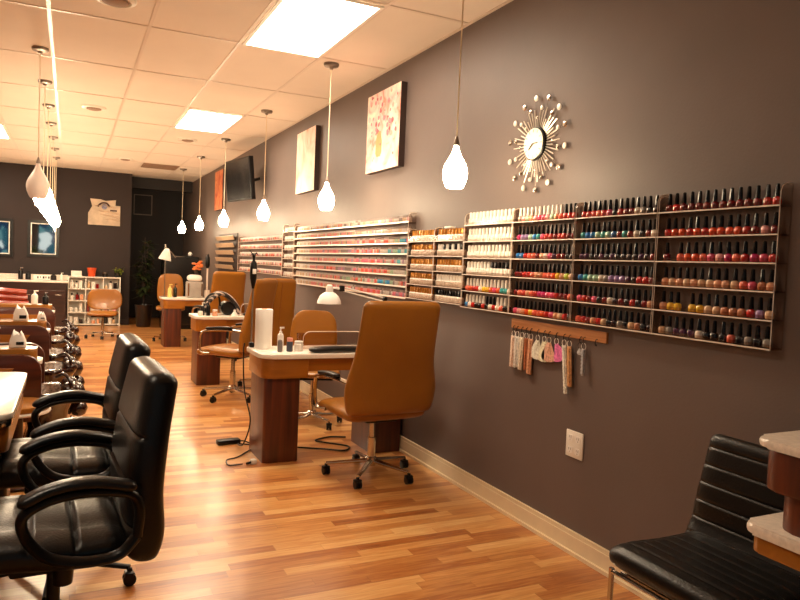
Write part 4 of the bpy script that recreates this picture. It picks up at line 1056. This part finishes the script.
for k in range(60):
    p = Vector((rnd.uniform(-.05, .09), rnd.uniform(-.1, .04), rnd.uniform(.08, .17))); 
    d = Vector((rnd.uniform(-1, 1), rnd.uniform(-1, 0), rnd.uniform(-.6, .6))).normalized(); s = d.cross(Vector((0, 0, 1))).normalized()*.018
    v = [b.verts.new(p), b.verts.new(p+d*.03+s), b.verts.new(p+d*.06), b.verts.new(p+d*.03-s)]; b.faces.new(v)
obj('foliage', b, M['leaf_bright'], t, 0)
# bottles on the counter
pump(-.8, FY-.2, .22, M['blackplastic'], 'tall black pump bottle on far counter below mirrors', z=.8355, r=.04, capm=M['chrome'])
pump(-.68, FY-.2, .16, M['blackplastic'], 'short black bottle beside tall one, far counter', z=.8355, r=.045, capm=M['blackplastic'])
pump(-.27, FY-.2, .13, M['pot'], 'dark bottle at right end of the far counter', z=.8355, r=.05, capm=M['blackplastic'])
pump(-.14, FY-.2, .14, M['wbot'], 'white bottle at right end of far counter', z=.8355, r=.03)
t = thing('wash_basin', 'white oval wash basin on the far counter', 'basin', (-1.3, FY-.27, .8355))
b = lathe(new(), [(.1, 0), (.16, .03), (.2, .08), (.19, .08), (.14, .03), (.02, .015)], 28, cap=False); obj('bowl', b, M['white'], t)
t = thing('counter_sign', 'pale card with dark lettering marks leaning on backsplash', 'card', (-.44, FY-.045, .8355))
obj('card', bx(-.16, .16, -.004, .004, 0, .085), M['paper'], t, 0)
b = new()
for k, w in enumerate((.03, .018, .04, .022, .03)): box(b, -.1+k*.045, -.1+k*.045+w*.7, -.006, -.004, .02+(k % 2)*.008, .06)
obj('lettering', b, M['blackplastic'], t, 0)
# recess items
t = thing('wall_grille', 'faint rectangular grille high on the dark recess wall', 'vent', (1.4, RY, 2.45))
b = new()
for a in ((-.19, .19, .2, .22), (-.19, .19, -.22, -.2), (-.19, -.17, -.2, .2), (.17, .19, -.2, .2)): box(b, a[0], a[1], -.015, 0, a[2], a[3])
obj('frame', b, pmat('grille_frame', (110, 92, 78), .5), t, 0)
b = new()
for k in range(9): box(b, -.17, .17, -.01, 0, -.18+k*.042, -.165+k*.042)
obj('louvres', b, M['dark_wall'], t, 0)
t = thing('drinks_fridge', 'dark glass-fronted cabinet in the recess behind far desk', 'cabinet', (1.87, 13.4, 0))
obj('cabinet', bx(-.3, .33, 0, .5, 0, 1.38, bev=.01), M['blackplastic'], t, 0)
obj('glass_door', bx(-.28, .31, -.02, 0, .08, 1.35, bev=.004), M['tv'], t, 0)
obj('handle', tube(new(), [(-.1, -.03, 1.365), (.06, -.03, 1.365)], .006, 6, sm=0), M['steel'], t)
tagp(obj('white_ball', lathe(new(), [(.008, -.042), (.03, -.03), (.043, 0), (.03, .03), (.008, .042)], 20), M['bulbwhite'], loc=(2.05, 13.5, 1.422)), 'small white ball on top of dark recess cabinet', 'ornament')

# ------------------------------------------------------------------ camera, world, view
cam = bpy.data.cameras.new('camera'); co = bpy.data.objects.new('camera', cam); COL.objects.link(co)
yaw, pitch, roll = .44967, .04962, .04339
cy, sy, cp, sp = math.cos(yaw), math.sin(yaw), math.cos(pitch), math.sin(pitch)
fw = Vector((sy*cp, cy*cp, -sp)); rt = Vector((cy, -sy, 0)); up = rt.cross(fw)
r2 = rt*math.cos(roll)+up*math.sin(roll); u2 = -rt*math.sin(roll)+up*math.cos(roll)
mt = Matrix((r2, u2, -fw)).transposed().to_4x4(); mt.translation = (0, 0, CAMZ)
co.matrix_world = mt
cam.sensor_width = 36; cam.lens = 685.9*36/800; cam.clip_start = .02
SC.camera = co
w = bpy.data.worlds.new('world'); SC.world = w; w.use_nodes = True
w.node_tree.nodes['Background'].inputs[0].default_value = (.9, .75, .6, 1); w.node_tree.nodes['Background'].inputs[1].default_value = .05
vs = SC.view_settings; vs.view_transform = 'Standard'; vs.look = 'None'; vs.gamma = 1; vs.exposure = 1.85; vs.use_curve_mapping = False
print('polish bottles', tot)
